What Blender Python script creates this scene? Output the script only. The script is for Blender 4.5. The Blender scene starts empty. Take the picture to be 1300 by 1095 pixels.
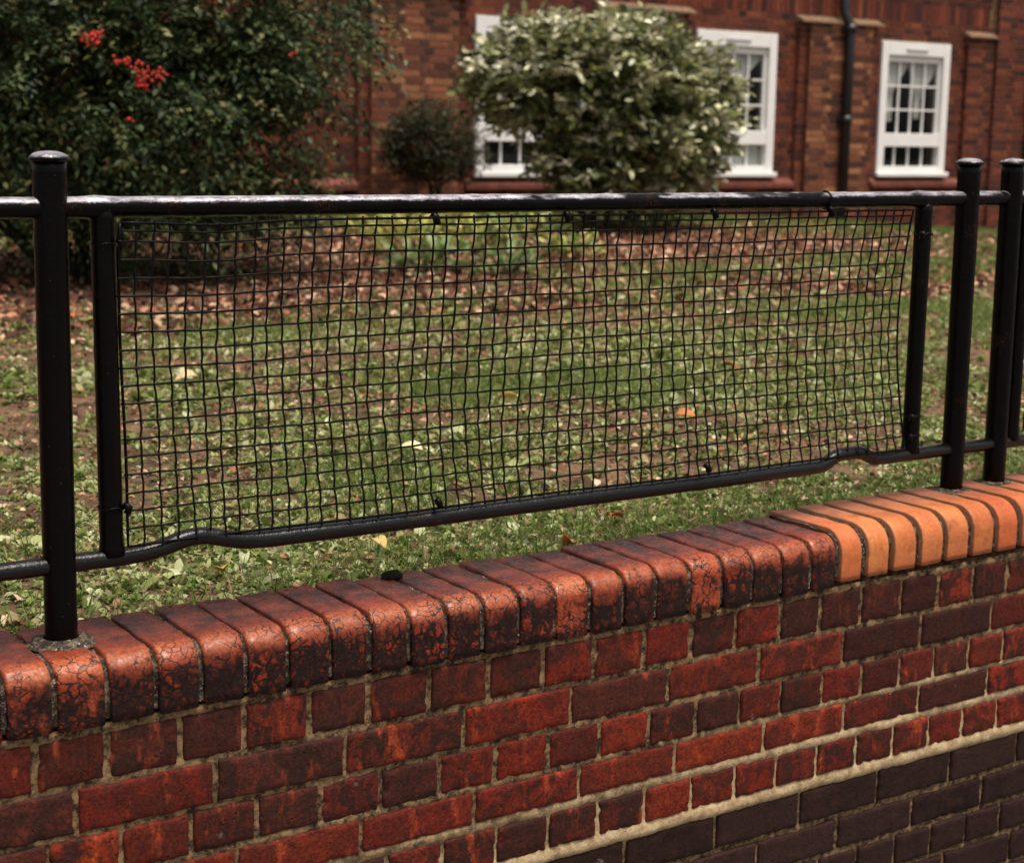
import bpy, bmesh, math, random
import numpy as np
from math import sin, cos, pi, radians, atan2, hypot
from mathutils import Matrix, Vector, noise as mnoise

random.seed(7)
rng = np.random.default_rng(11)
S = bpy.context.scene
COL = S.collection

# ------------------------------------------------------------------ camera
CAM = np.array([-0.6355, -2.2751, 0.7701])
YAW, PITCH, ROLL, FPX = 0.583774, -0.178013, 0.0155468, 2084.6
_f = np.array([sin(YAW) * cos(PITCH), cos(YAW) * cos(PITCH), sin(PITCH)])
_r0 = np.array([cos(YAW), -sin(YAW), 0.0])
_u0 = np.cross(_r0, _f)
_r = _r0 * cos(ROLL) + _u0 * sin(ROLL)
_u = -_r0 * sin(ROLL) + _u0 * cos(ROLL)
cam_d = bpy.data.cameras.new('camera')
cam = bpy.data.objects.new('camera', cam_d)
COL.objects.link(cam)
cam.matrix_world = Matrix(((_r[0], _u[0], -_f[0], CAM[0]), (_r[1], _u[1], -_f[1], CAM[1]),
                           (_r[2], _u[2], -_f[2], CAM[2]), (0, 0, 0, 1)))
cam_d.sensor_fit = 'HORIZONTAL'
cam_d.sensor_width = 36.0
cam_d.lens = 36.0 * FPX / 1300.0
cam_d.clip_start, cam_d.clip_end = 0.05, 1000
cam_d.dof.use_dof = True
cam_d.dof.focus_distance = 2.75
cam_d.dof.aperture_fstop = 6.3
cam_d.dof.aperture_blades = 7
S.camera = cam
S.render.resolution_x, S.render.resolution_y = 1024, 862
S.cycles.max_bounces = 4
S.cycles.diffuse_bounces = 2
S.cycles.glossy_bounces = 2
S.cycles.transparent_max_bounces = 8

# ------------------------------------------------------------------ sky and sun
SUN_EL, SUN_AZ = radians(72), radians(165)      # azimuth clockwise from +Y
world = bpy.data.worlds.new('World')
S.world = world
world.use_nodes = True
wn, wl = world.node_tree.nodes, world.node_tree.links
sky = wn.new('ShaderNodeTexSky')
sky.sky_type = 'NISHITA'
sky.sun_disc = False
sky.sun_elevation = SUN_EL
sky.sun_rotation = SUN_AZ
sky.dust_density = 4.0
sky.ozone_density = 0.6
hsv = wn.new('ShaderNodeHueSaturation')
hsv.inputs['Saturation'].default_value = 0.10
wl.new(sky.outputs[0], hsv.inputs['Color'])
wl.new(hsv.outputs[0], wn['Background'].inputs['Color'])
wn['Background'].inputs['Strength'].default_value = 0.085
sun_d = bpy.data.lights.new('sun', 'SUN')
sun_d.energy = 2.4
sun_d.angle = radians(28)
sun_d.color = (1.0, 0.91, 0.79)
sun = bpy.data.objects.new('sun', sun_d)
COL.objects.link(sun)
_sd = Vector((sin(SUN_AZ) * cos(SUN_EL), cos(SUN_AZ) * cos(SUN_EL), sin(SUN_EL)))
sun.rotation_euler = (-_sd).to_track_quat('-Z', 'Y').to_euler()
S.view_settings.view_transform = 'Standard'
S.view_settings.look = 'None'
S.view_settings.exposure = 0.8
S.view_settings.gamma = 1.0
S.view_settings.use_curve_mapping = False


# ------------------------------------------------------------------ helpers
def tag(o, label=None, cat=None, group=None, kind=None):
    if label: o['label'] = label
    if cat: o['category'] = cat
    if group: o['group'] = group
    if kind: o['kind'] = kind
    return o


def obj(name, mesh, mat=None, parent=None, loc=(0, 0, 0), rot=(0, 0, 0)):
    o = bpy.data.objects.new(name, mesh)
    COL.objects.link(o)
    o.location = loc
    o.rotation_euler = rot
    if parent is not None:
        o.parent = parent
    if mat is not None and mesh is not None and not mesh.materials:
        mesh.materials.append(mat)
    return o


def empty(name, loc=(0, 0, 0), rz=0.0):
    o = bpy.data.objects.new(name, None)
    o.empty_display_size = 0.2
    COL.objects.link(o)
    o.location = loc
    o.rotation_euler = (0, 0, rz)
    return o


def mesh_from(name, v, f, smooth=False, col=None):
    """v (n,3), f list of index lists or an (m,k) array"""
    me = bpy.data.meshes.new(name)
    v = np.asarray(v, dtype=np.float32)
    if isinstance(f, np.ndarray):
        m, k = f.shape
        me.vertices.add(len(v))
        me.vertices.foreach_set('co', v.ravel())
        me.loops.add(m * k)
        me.loops.foreach_set('vertex_index', f.astype(np.int32).ravel())
        me.polygons.add(m)
        me.polygons.foreach_set('loop_start', np.arange(0, m * k, k, dtype=np.int32))
        me.polygons.foreach_set('loop_total', np.full(m, k, dtype=np.int32))
        me.update(calc_edges=True)
    else:
        me.from_pydata([tuple(map(float, q)) for q in v], [], f)
        me.update()
    if smooth:
        me.polygons.foreach_set('use_smooth', np.ones(len(me.polygons), dtype=bool))
    if col is not None:
        a = me.color_attributes.new('Col', 'FLOAT_COLOR', 'POINT')
        c4 = np.ones((len(v), 4), dtype=np.float32)
        c4[:, :3] = col
        a.data.foreach_set('color', c4.ravel())
    return me


class MB:
    """collects polygons into one mesh"""
    def __init__(s): s.v, s.f, s.c = [], [], []

    def add(s, v, f, c=None):
        n = len(s.v)
        s.v += [tuple(q) for q in v]
        s.f += [[i + n for i in q] for q in f]
        if c is not None: s.c += [c] * len(v)

    def box(s, x0, x1, y0, y1, z0, z1, c=None):
        s.add([(x0, y0, z0), (x1, y0, z0), (x1, y1, z0), (x0, y1, z0), (x0, y0, z1), (x1, y0, z1), (x1, y1, z1), (x0, y1, z1)],
              [[0, 1, 5, 4], [1, 2, 6, 5], [2, 3, 7, 6], [3, 0, 4, 7], [4, 5, 6, 7], [3, 2, 1, 0]], c)

    def front(s, x0, x1, y0, y1, z0, z1, c=None):      # a brick without its buried back face
        s.add([(x0, y0, z0), (x1, y0, z0), (x1, y1, z0), (x0, y1, z0), (x0, y0, z1), (x1, y0, z1), (x1, y1, z1), (x0, y1, z1)],
              [[0, 1, 5, 4], [1, 2, 6, 5], [3, 0, 4, 7], [4, 5, 6, 7], [3, 2, 1, 0]], c)

    def tube(s, path, r, seg=10, cap=True, noise=0.0):
        v, f = tube(path, r, seg, cap, noise)
        s.add(v, f)

    def build(s, name, mat, parent=None, smooth=False, bevel=0.0):
        me = mesh_from(name, s.v, s.f, smooth, np.array(s.c, dtype=np.float32) if s.c else None)
        o = obj(name, me, mat, parent)
        if bevel:
            b = o.modifiers.new('bevel', 'BEVEL')
            b.width, b.segments, b.limit_method = bevel, 2, 'ANGLE'
        return o


def tube(path, r, seg=10, cap=True, noise=0.0):
    P = np.asarray(path, dtype=float)
    n = len(P)
    R = np.full(n, r) if np.isscalar(r) else np.asarray(r, dtype=float)
    T = np.gradient(P, axis=0)
    T /= np.linalg.norm(T, axis=1)[:, None] + 1e-12
    a = np.array([0, 0, 1.0]) if abs(T[0][2]) < 0.9 else np.array([1.0, 0, 0])
    N = np.cross(T[0], a); N /= np.linalg.norm(N)
    v = []
    for i in range(n):
        N = N - T[i] * (N @ T[i]); N /= np.linalg.norm(N)
        B = np.cross(T[i], N)
        for k in range(seg):
            t = 2 * pi * k / seg
            d = N * cos(t) + B * sin(t)
            rr = R[i]
            q = P[i] + d * rr
            if noise:
                rr += noise * mnoise.noise(Vector(q * 45.0)) + noise * 0.6 * mnoise.noise(Vector(q * 140.0))
                q = P[i] + d * rr
            v.append(q)
    f = []
    for i in range(n - 1):
        for k in range(seg):
            k2 = (k + 1) % seg
            f.append([i * seg + k, i * seg + k2, (i + 1) * seg + k2, (i + 1) * seg + k])
    if cap:
        f.append(list(range(seg))[::-1])
        f.append([(n - 1) * seg + k for k in range(seg)])
    return v, f


def vnoise(x, y, seed=0):
    """smooth value noise on arrays, 0..1"""
    xi, yi = np.floor(x).astype(int), np.floor(y).astype(int)
    fx, fy = x - xi, y - yi
    fx, fy = fx * fx * (3 - 2 * fx), fy * fy * (3 - 2 * fy)

    def h(a, b):
        n = (a * 374761393 + b * 668265263 + seed * 974711) & 0x7fffffff
        n = ((n ^ (n >> 13)) * 1274126177) & 0x7fffffff
        return (n & 0xffff) / 65535.0
    return (h(xi, yi) * (1 - fx) + h(xi + 1, yi) * fx) * (1 - fy) + (h(xi, yi + 1) * (1 - fx) + h(xi + 1, yi + 1) * fx) * fy


def in_view(P, mu=260, mv=200):
    d = P - CAM
    z = d @ _f
    u = 650 + FPX * (d @ _r) / np.maximum(z, 1e-3)
    v = 547.5 - FPX * (d @ _u) / np.maximum(z, 1e-3)
    return (z > .2) & (u > -mu) & (u < 1300 + mu) & (v > -mv) & (v < 1095 + mv)


# ------------------------------------------------------------------ materials
class NT:
    def __init__(s, name):
        s.m = bpy.data.materials.new(name)
        s.m.use_nodes = True
        s.t = s.m.node_tree
        s.n, s.l = s.t.nodes, s.t.links
        s.b = s.n['Principled BSDF']
        s.out = s.n['Material Output']

    def new(s, typ, **kw):
        nd = s.n.new(typ)
        for k, v in kw.items():
            if k in nd.inputs.keys(): s.set(nd.inputs[k], v)
            else: setattr(nd, k, v)
        return nd

    def set(s, sock, v):
        if hasattr(v, 'is_output'): s.l.new(v, sock)
        else: sock.default_value = v

    def math(s, op, a, b=0.0, clamp=False):
        nd = s.n.new('ShaderNodeMath'); nd.operation = op; nd.use_clamp = clamp
        s.set(nd.inputs[0], a); s.set(nd.inputs[1], b)
        return nd.outputs[0]

    def mix(s, fac, a, b, typ='MIX'):
        nd = s.n.new('ShaderNodeMix'); nd.data_type = 'RGBA'; nd.blend_type = typ
        s.set(nd.inputs[0], fac)
        for i, c in ((6, a), (7, b)):
            if isinstance(c, tuple) and len(c) == 3: c = c + (1.0,)
            s.set(nd.inputs[i], c)
        return nd.outputs[2]

    def noise(s, vec, scale, detail=4, rough=.55, dist=0.0):
        nd = s.new('ShaderNodeTexNoise', Scale=scale, Detail=detail, Roughness=rough, Distortion=dist)
        if vec is not None: s.l.new(vec, nd.inputs['Vector'])
        return nd.outputs['Fac']

    def vor(s, vec, scale, feature='F1', out='Distance', rand=1.0):
        nd = s.n.new('ShaderNodeTexVoronoi'); nd.feature = feature
        nd.inputs['Scale'].default_value = scale
        nd.inputs['Randomness'].default_value = rand
        if vec is not None: s.l.new(vec, nd.inputs['Vector'])
        return nd.outputs[out]

    def ramp(s, fac, a, b, lo=0.0, hi=1.0):
        nd = s.n.new('ShaderNodeMapRange')
        nd.interpolation_type = 'SMOOTHSTEP'
        s.set(nd.inputs['Value'], fac)
        nd.inputs['From Min'].default_value = a; nd.inputs['From Max'].default_value = b
        nd.inputs['To Min'].default_value = lo; nd.inputs['To Max'].default_value = hi
        return nd.outputs['Result']

    def objvec(s, rnd=True):
        tc = s.n.new('ShaderNodeTexCoord')
        if not rnd: return tc.outputs['Object']
        oi = s.n.new('ShaderNodeObjectInfo')
        mul = s.math('MULTIPLY', oi.outputs['Random'], 37.0)
        va = s.n.new('ShaderNodeVectorMath'); va.operation = 'ADD'
        s.l.new(tc.outputs['Object'], va.inputs[0]); s.l.new(mul, va.inputs[1])
        return va.outputs[0]

    def scale(s, vec, v3):
        nd = s.n.new('ShaderNodeVectorMath'); nd.operation = 'MULTIPLY'
        s.l.new(vec, nd.inputs[0]); nd.inputs[1].default_value = v3
        return nd.outputs[0]

    def sep(s, vec):
        nd = s.n.new('ShaderNodeSeparateXYZ'); s.l.new(vec, nd.inputs[0])
        return nd.outputs

    def bump(s, h, strength=.5, dist=.002, normal=None):
        nd = s.n.new('ShaderNodeBump')
        nd.inputs['Strength'].default_value = strength; nd.inputs['Distance'].default_value = dist
        s.set(nd.inputs['Height'], h)
        if normal is not None: s.l.new(normal, nd.inputs['Normal'])
        s.l.new(nd.outputs[0], s.b.inputs['Normal'])
        return nd.outputs[0]

    def fin(s, color=None, rough=None, spec=None):
        if color is not None: s.set(s.b.inputs['Base Color'], color if hasattr(color, 'is_output') else tuple(color) + (1.0,))
        if rough is not None: s.set(s.b.inputs['Roughness'], rough)
        if spec is not None: s.set(s.b.inputs['Specular IOR Level'], spec)
        return s.m


def mat_brick():
    t = NT('red_brick')
    oi = t.n.new('ShaderNodeObjectInfo')
    raw = t.objvec(False); v = t.objvec(True)
    burn = t.ramp(t.noise(v, 16, 6, .68, 1.2), .43, .56)
    streak = t.ramp(t.noise(t.scale(v, (46, 20, 7)), 1.0, 4, .6), .5, .66)
    m = t.math('MULTIPLY', t.math('MAXIMUM', burn, t.math('MULTIPLY', streak, .7)), oi.outputs['Alpha'], True)
    c = t.mix(m, oi.outputs['Color'], (.030, .012, .009))
    bright = t.ramp(t.noise(t.scale(v, (24, 20, 9)), 1.0, 4, .6), .58, .70)
    c = t.mix(t.math('MULTIPLY', bright, t.math('MULTIPLY', t.ramp(t.sep(oi.outputs['Color'])[0], .03, .09), .75)), c, (.34, .055, .018))
    fine = t.noise(v, 170, 6, .8)
    grit = t.ramp(t.noise(v, 95, 5, .8), .50, .64)
    c = t.mix(t.math('MULTIPLY', grit, .55), c, (.020, .010, .008))
    pale = t.ramp(t.noise(v, 120, 5, .85), .62, .72)
    c = t.mix(t.math('MULTIPLY', pale, .22), c, (.42, .19, .12))
    c = t.mix(1.0, c, t.mix(t.ramp(fine, .25, .75), (.30, .27, .25), (1.6, 1.55, 1.5)), 'MULTIPLY')
    pits = t.math('MULTIPLY', t.ramp(t.vor(v, 70), .06, .20, 1.0, 0.0), t.ramp(t.noise(v, 50, 2), .42, .58))
    c = t.mix(t.math('MULTIPLY', pits, .75), c, (.012, .009, .008))
    bloom = t.math('MULTIPLY', t.ramp(t.noise(v, 15, 2), .72, .78), t.ramp(t.noise(v, 160, 4, .7), .46, .6))
    c = t.mix(t.math('MULTIPLY', bloom, .75), c, (.42, .31, .29))
    h = t.math('ADD', t.math('MULTIPLY', fine, .55), t.math('SUBTRACT', t.noise(v, 45, 4), t.math('MULTIPLY', pits, .8)))
    t.bump(h, .95, .0024)
    return t.fin(c, t.ramp(fine, .2, .8, .6, .95), .15)


def mat_coping(old=True):
    t = NT('glazed_coping_brick' if old else 'new_coping_brick')
    oi = t.n.new('ShaderNodeObjectInfo')
    raw = t.objvec(False); v = t.objvec(True)
    X, Y, Z = t.sep(raw)[:3]
    fine = t.noise(v, 190, 6, .75)
    if old:
        wob = t.noise(v, 30, 3)
        rnd = oi.outputs['Random']
        vs = t.n.new('ShaderNodeVectorMath'); vs.operation = 'SCALE'
        t.l.new(v, vs.inputs[0]); t.l.new(t.math('ADD', .55, rnd), vs.inputs['Scale'])
        cv = vs.outputs[0]
        # top face is stained with soil, nose paler by wear and painted skylight, soot on the standing face
        topm = t.ramp(t.math('ADD', Y, t.math('MULTIPLY', wob, .06)), .050, .125)
        blot = t.noise(v, 22, 5, .6)
        c = t.mix(t.math('MULTIPLY', topm, .97), oi.outputs['Color'],
                  t.mix(t.ramp(blot, .35, .65), (.036, .011, .009), (.145, .026, .012)))
        worn_sheen = t.math('MULTIPLY', t.math('MULTIPLY', t.ramp(t.math('ADD', Z, t.math('MULTIPLY', wob, .02)), -.020, -.004), t.ramp(t.math('ADD', Y, t.math('MULTIPLY', wob, .03)), .030, .062, 1.0, 0.0)), t.ramp(t.noise(v, 11, 3), .30, .60, .35, 1.0))
        c = t.mix(t.math('MULTIPLY', worn_sheen, t.ramp(rnd, 0, 1, .45, .9)), c, (.42, .125, .054))
        nz = t.noise(v, 55, 2)
        warp = t.n.new('ShaderNodeTexNoise'); warp.inputs['Scale'].default_value = 60
        t.l.new(v, warp.inputs['Vector'])
        vm = t.n.new('ShaderNodeVectorMath'); vm.operation = 'MULTIPLY_ADD'
        t.l.new(warp.outputs['Color'], vm.inputs[0]); vm.inputs[1].default_value = (.022, .022, .022); t.l.new(cv, vm.inputs[2])
        wv = vm.outputs[0]
        e1 = t.vor(wv, 50, 'DISTANCE_TO_EDGE')
        e2 = t.vor(wv, 125, 'DISTANCE_TO_EDGE')
        facem = t.ramp(t.math('ADD', Y, t.math('MULTIPLY', wob, .02)), .052, .072, 1.0, 0.0)
        patch = t.math('MULTIPLY', t.ramp(t.noise(v, 18, 3), .36, .5), t.ramp(t.noise(v, 5, 2), .36, .5))
        sootn = t.math('ADD', t.math('MULTIPLY', t.noise(v, 20, 5, .65), .6), t.math('MULTIPLY', t.noise(t.scale(v, (60, 30, 9)), 1.0, 4, .6), .4))
        soot = t.math('MULTIPLY', t.ramp(t.math('ADD', Z, t.math('MULTIPLY', t.math('SUBTRACT', sootn, .5), .13)), -.050, -.014, 1.0, 0.0),
                      t.ramp(t.math('ADD', sootn, t.math('MULTIPLY', oi.outputs['Alpha'], .34)), .50, .64))
        width = t.math('ADD', .050, t.math('MULTIPLY', soot, .16))
        crack = t.math('MULTIPLY', t.ramp(t.math('DIVIDE', e1, width), .35, 1.0, 1.0, 0.0), t.math('MULTIPLY', facem, t.math('MAXIMUM', patch, soot)))
        crack2 = t.math('MULTIPLY', t.ramp(t.math('DIVIDE', e2, width), .25, .7, 1.0, 0.0), t.math('MULTIPLY', facem, t.math('MULTIPLY', soot, t.ramp(t.noise(v, 26, 2), .42, .55))))
        ck = t.math('MAXIMUM', crack, crack2)
        cells = t.math('MULTIPLY', t.ramp(t.noise(v, 8, 2), .44, .56), t.ramp(oi.outputs['Random'], .25, .5))
        c = t.mix(t.math('MULTIPLY', soot, t.math('SUBTRACT', .92, t.math('MULTIPLY', t.ramp(t.noise(v, 75, 5, .8), .45, .62), .35))), c, (.016, .008, .007))
        red_patch = t.math('MULTIPLY', t.math('MULTIPLY', soot, t.ramp(e1, .10, .2)), t.ramp(t.noise(v, 19, 3), .47, .55))  # red brick showing between the soot and cracks
        smear = t.math('MULTIPLY', soot, t.ramp(t.noise(t.scale(v, (1, 1, .6)), 24, 5, .65, 1.2), .54, .62))
        red_patch = t.math('MAXIMUM', t.math('MULTIPLY', red_patch, cells), t.math('MULTIPLY', smear, .85))
        c = t.mix(t.math('MULTIPLY', red_patch, .9), c, (.30, .038, .014))
        c = t.mix(t.math('MULTIPLY', ck, .93), c, (.014, .008, .008))
        c = t.mix(1.0, c, t.mix(t.ramp(fine, .28, .72), (.45, .42, .40), (1.35, 1.32, 1.3)), 'MULTIPLY')
        c = t.mix(t.math('MULTIPLY', t.ramp(t.noise(v, 85, 5, .85), .54, .66), .5), c, (.03, .012, .009))
        spots = t.ramp(t.vor(v, 55), .06, .12, 1.0, 0.0)
        c = t.mix(t.math('MULTIPLY', spots, t.math('MULTIPLY', topm, .7)), c, (.02, .014, .012))
        h = t.math('SUBTRACT', t.math('ADD', t.math('MULTIPLY', fine, .4), t.math('MULTIPLY', blot, .6)), t.math('MULTIPLY', ck, .5))
        t.bump(h, .55, .0018)
        return t.fin(c, t.ramp(t.noise(v, 90, 4), .35, .65, .22, .62), t.math('SUBTRACT', .34, t.math('MULTIPLY', soot, .2)))
    blot = t.noise(v, 16, 4, .6)
    c = t.mix(t.ramp(blot, .3, .7), oi.outputs['Color'], t.mix(.6, oi.outputs['Color'], (.34, .070, .020)))
    topm = t.ramp(t.math('ADD', Y, t.math('MULTIPLY', blot, .1)), .09, .2)
    c = t.mix(t.math('MULTIPLY', topm, .75), c, (.20, .072, .038))
    c = t.mix(1.0, c, t.mix(t.ramp(fine, .25, .75), (.70, .66, .62), (1.18, 1.18, 1.18)), 'MULTIPLY')
    spots = t.ramp(t.vor(v, 90), .05, .11, 1.0, 0.0)
    c = t.mix(t.math('MULTIPLY', spots, .7), c, (.05, .02, .012))
    scuff = t.math('MULTIPLY', t.ramp(t.noise(v, 26, 4), .58, .68), t.ramp(t.noise(v, 170, 3), .42, .6))
    c = t.mix(t.math('MULTIPLY', scuff, .6), c, (.09, .03, .02))
    edge = t.ramp(t.math('ADD', t.math('ABSOLUTE', X), t.math('MULTIPLY', t.noise(v, 60, 4, .7), .012)), .0345, .0385)
    c = t.mix(t.math('MULTIPLY', edge, .7), c, (.17, .10, .06))
    low = t.ramp(t.math('ADD', Z, t.math('MULTIPLY', blot, .05)), -.075, -.045, 1.0, 0.0)
    c = t.mix(t.math('MULTIPLY', low, .35), c, (.20, .040, .015))
    t.bump(t.math('SUBTRACT', t.math('ADD', fine, t.noise(v, 60, 4)), t.math('MULTIPLY', spots, .8)), .5, .0016)
    return t.fin(c, t.ramp(blot, .3, .7, .5, .7), .35)


def mat_mortar():
    t = NT('mortar')
    v = t.objvec(False)
    X, Y, Z = t.sep(v)[:3]
    big = t.noise(v, 9, 4)
    fine = t.noise(v, 260, 5, .8)
    mid = t.noise(v, 60, 5, .7)
    # repointed in fresh cream mortar low down, old and grimy above
    fresh = t.ramp(t.math('SUBTRACT', t.math('ADD', Z, t.math('MULTIPLY', t.math('SUBTRACT', big, .5), .16)), t.math('MULTIPLY', t.math('SUBTRACT', X, 1.7), .09)), -.46, -.27, 1.0, 0.0)
    fresh = t.math('MULTIPLY', fresh, t.ramp(t.math('ADD', Z, t.math('MULTIPLY', t.noise(v, 25, 3), .03)), -.525, -.508))
    dirty = t.mix(t.ramp(mid, .36, .62), (.030, .019, .012), (.32, .195, .095))
    cream = t.mix(t.ramp(mid, .3, .65), (.34, .215, .11), (.60, .45, .26))
    c = t.mix(fresh, dirty, cream)
    speck = t.ramp(fine, .58, .72)
    c = t.mix(t.math('MULTIPLY', speck, .45), c, (.62, .50, .36))
    dark = t.ramp(t.noise(v, 130, 4, .7), .30, .42, 1.0, 0.0)
    c = t.mix(t.math('MULTIPLY', dark, .7), c, (.03, .022, .017))
    t.bump(t.math('ADD', fine, t.math('MULTIPLY', t.noise(v, 420, 4, .8), .8)), 1.0, .0028)
    return t.fin(c, .9, .2)


def mat_coping_mortar():
    t = NT('dark_joint_mortar')
    v = t.objvec(False)
    n = t.noise(v, 90, 5, .75)
    c = t.mix(t.ramp(n, .46, .64), (.022, .017, .014), (.16, .12, .08))
    sp = t.ramp(t.noise(v, 150, 4, .8), .585, .66)
    pt = t.ramp(t.noise(v, 14, 2), .45, .6)
    c = t.mix(t.math('MULTIPLY', sp, pt), c, (.62, .56, .48))
    t.bump(n, 1.0, .004)
    return t.fin(c, .92, .15)


def mat_black_paint(worn_sheen=None, spec=.10):
    """black gloss; on the top rail and the caps bare metal wear and a painted sky sheen pale the crown"""
    t = NT('black_gloss_paint' if worn_sheen is None else 'black_paint_worn_sheen_crown')
    v = t.objvec(False)
    n1 = t.noise(v, 120, 4, .6); n2 = t.noise(v, 32, 3)
    chip = t.ramp(t.vor(v, 60), .03, .06, 1.0, 0.0)
    c = t.mix(t.math('MULTIPLY', chip, .3), (.0022, .0014, .0016), (.20, .17, .17))
    rust = t.math('MULTIPLY', t.ramp(t.noise(v, 13, 3), .60, .70), t.ramp(t.noise(v, 190, 4, .75), .50, .60))
    c = t.mix(t.math('MULTIPLY', rust, .55), c, (.055, .018, .008))
    rough = t.ramp(n2, .3, .7, .16, .30)
    if worn_sheen is not None:
        z0, slope, lo, hi = worn_sheen
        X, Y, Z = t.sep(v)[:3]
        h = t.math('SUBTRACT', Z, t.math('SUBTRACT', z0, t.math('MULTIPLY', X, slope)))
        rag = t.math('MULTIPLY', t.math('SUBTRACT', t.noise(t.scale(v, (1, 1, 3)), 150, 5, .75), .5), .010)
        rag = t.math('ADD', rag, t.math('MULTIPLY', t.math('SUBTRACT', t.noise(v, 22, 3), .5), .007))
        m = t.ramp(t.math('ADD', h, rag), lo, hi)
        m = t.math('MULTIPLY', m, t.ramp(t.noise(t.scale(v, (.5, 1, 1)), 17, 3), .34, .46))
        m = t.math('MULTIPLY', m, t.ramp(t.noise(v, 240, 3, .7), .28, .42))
        c = t.mix(m, c, t.mix(t.ramp(t.noise(t.scale(v, (.25, 1, 1)), 130, 4, .7), .3, .7), (.15, .13, .15), (.56, .53, .57)))  # bare metal plus a sky highlight put into the colour
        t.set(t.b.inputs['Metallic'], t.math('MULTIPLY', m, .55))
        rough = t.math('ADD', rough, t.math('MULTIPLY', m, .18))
    t.bump(t.math('ADD', t.math('MULTIPLY', n1, .6), t.math('ADD', n2, t.math('MULTIPLY', t.noise(t.scale(v, (1, 1, .12)), 420, 3), .5))), .6, .0018)
    return t.fin(c, rough, spec)


def mat_plain(name, col, rough=.6, spec=.5, var=.25, scale=20, bump=.2, bdist=.002):
    t = NT(name)
    v = t.objvec(False)
    n = t.noise(v, scale, 5, .6)
    lo, hi = 1 - var, 1 + var
    c = t.mix(1.0, tuple(col), t.mix(t.ramp(n, .3, .7), (lo, lo, lo), (hi, hi, hi)), 'MULTIPLY')
    if bump: t.bump(t.noise(v, scale * 4, 4), bump, bdist)
    return t.fin(c, rough, spec)


def mat_leaf(name, rough=.45, spec=.4, transl=.25):
    t = NT(name)
    a = t.n.new('ShaderNodeAttribute'); a.attribute_name = 'Col'
    c = a.outputs['Color']
    tr = t.n.new('ShaderNodeBsdfTranslucent')
    t.l.new(c, tr.inputs['Color'])
    mx = t.n.new('ShaderNodeMixShader'); mx.inputs[0].default_value = transl
    t.fin(c, rough, spec)
    t.l.new(t.b.outputs[0], mx.inputs[1]); t.l.new(tr.outputs[0], mx.inputs[2])
    t.l.new(mx.outputs[0], t.out.inputs['Surface'])
    return t.m


def mat_attr(name, rough=.85, spec=.25, scale=60, bump=.4):
    t = NT(name)
    a = t.n.new('ShaderNodeAttribute'); a.attribute_name = 'Col'
    v = t.objvec(False)
    n = t.noise(v, scale, 4, .7)
    c = t.mix(1.0, a.outputs['Color'], t.mix(t.ramp(n, .25, .75), (.6, .6, .6), (1.3, 1.3, 1.3)), 'MULTIPLY')
    t.bump(n, bump, .004)
    return t.fin(c, rough, spec)


def mat_soil():
    t = NT('soil')
    v = t.objvec(False)
    n = t.noise(v, 9, 6, .65); n2 = t.noise(v, 70, 5, .7)
    c = t.mix(t.ramp(n, .35, .65), (.060, .036, .022), (.200, .120, .072))
    c = t.mix(t.ramp(n2, .55, .7), c, (.36, .24, .15))
    c = t.mix(t.ramp(t.noise(v, 38, 4), .56, .7), c, (.055, .068, .022))
    t.bump(n2, .9, .012)
    return t.fin(c, .95, .1)


def mat_glass():
    t = NT('window_glass')
    t.n.remove(t.b)
    fr = t.new('ShaderNodeFresnel', IOR=1.5)
    gl = t.new('ShaderNodeBsdfGlossy', Roughness=.02)
    tp = t.n.new('ShaderNodeBsdfTransparent'); tp.inputs[0].default_value = (.86, .88, .87, 1)
    ge = t.n.new('ShaderNodeNewGeometry')
    fac = t.math('MULTIPLY', fr.outputs[0], t.math('SUBTRACT', 1.0, ge.outputs['Backfacing']))
    mx = t.n.new('ShaderNodeMixShader')
    t.l.new(fac, mx.inputs[0]); t.l.new(tp.outputs[0], mx.inputs[1]); t.l.new(gl.outputs[0], mx.inputs[2])
    t.l.new(mx.outputs[0], t.out.inputs['Surface'])
    return t.m


def mat_paving():
    t = NT('paving')
    v = t.objvec(False)
    n = t.noise(v, 40, 6, .7)
    c = t.mix(t.ramp(n, .35, .65), (.11, .105, .095), (.2, .19, .175))
    t.bump(n, .4, .004)
    return t.fin(c, .85, .3)


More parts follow.
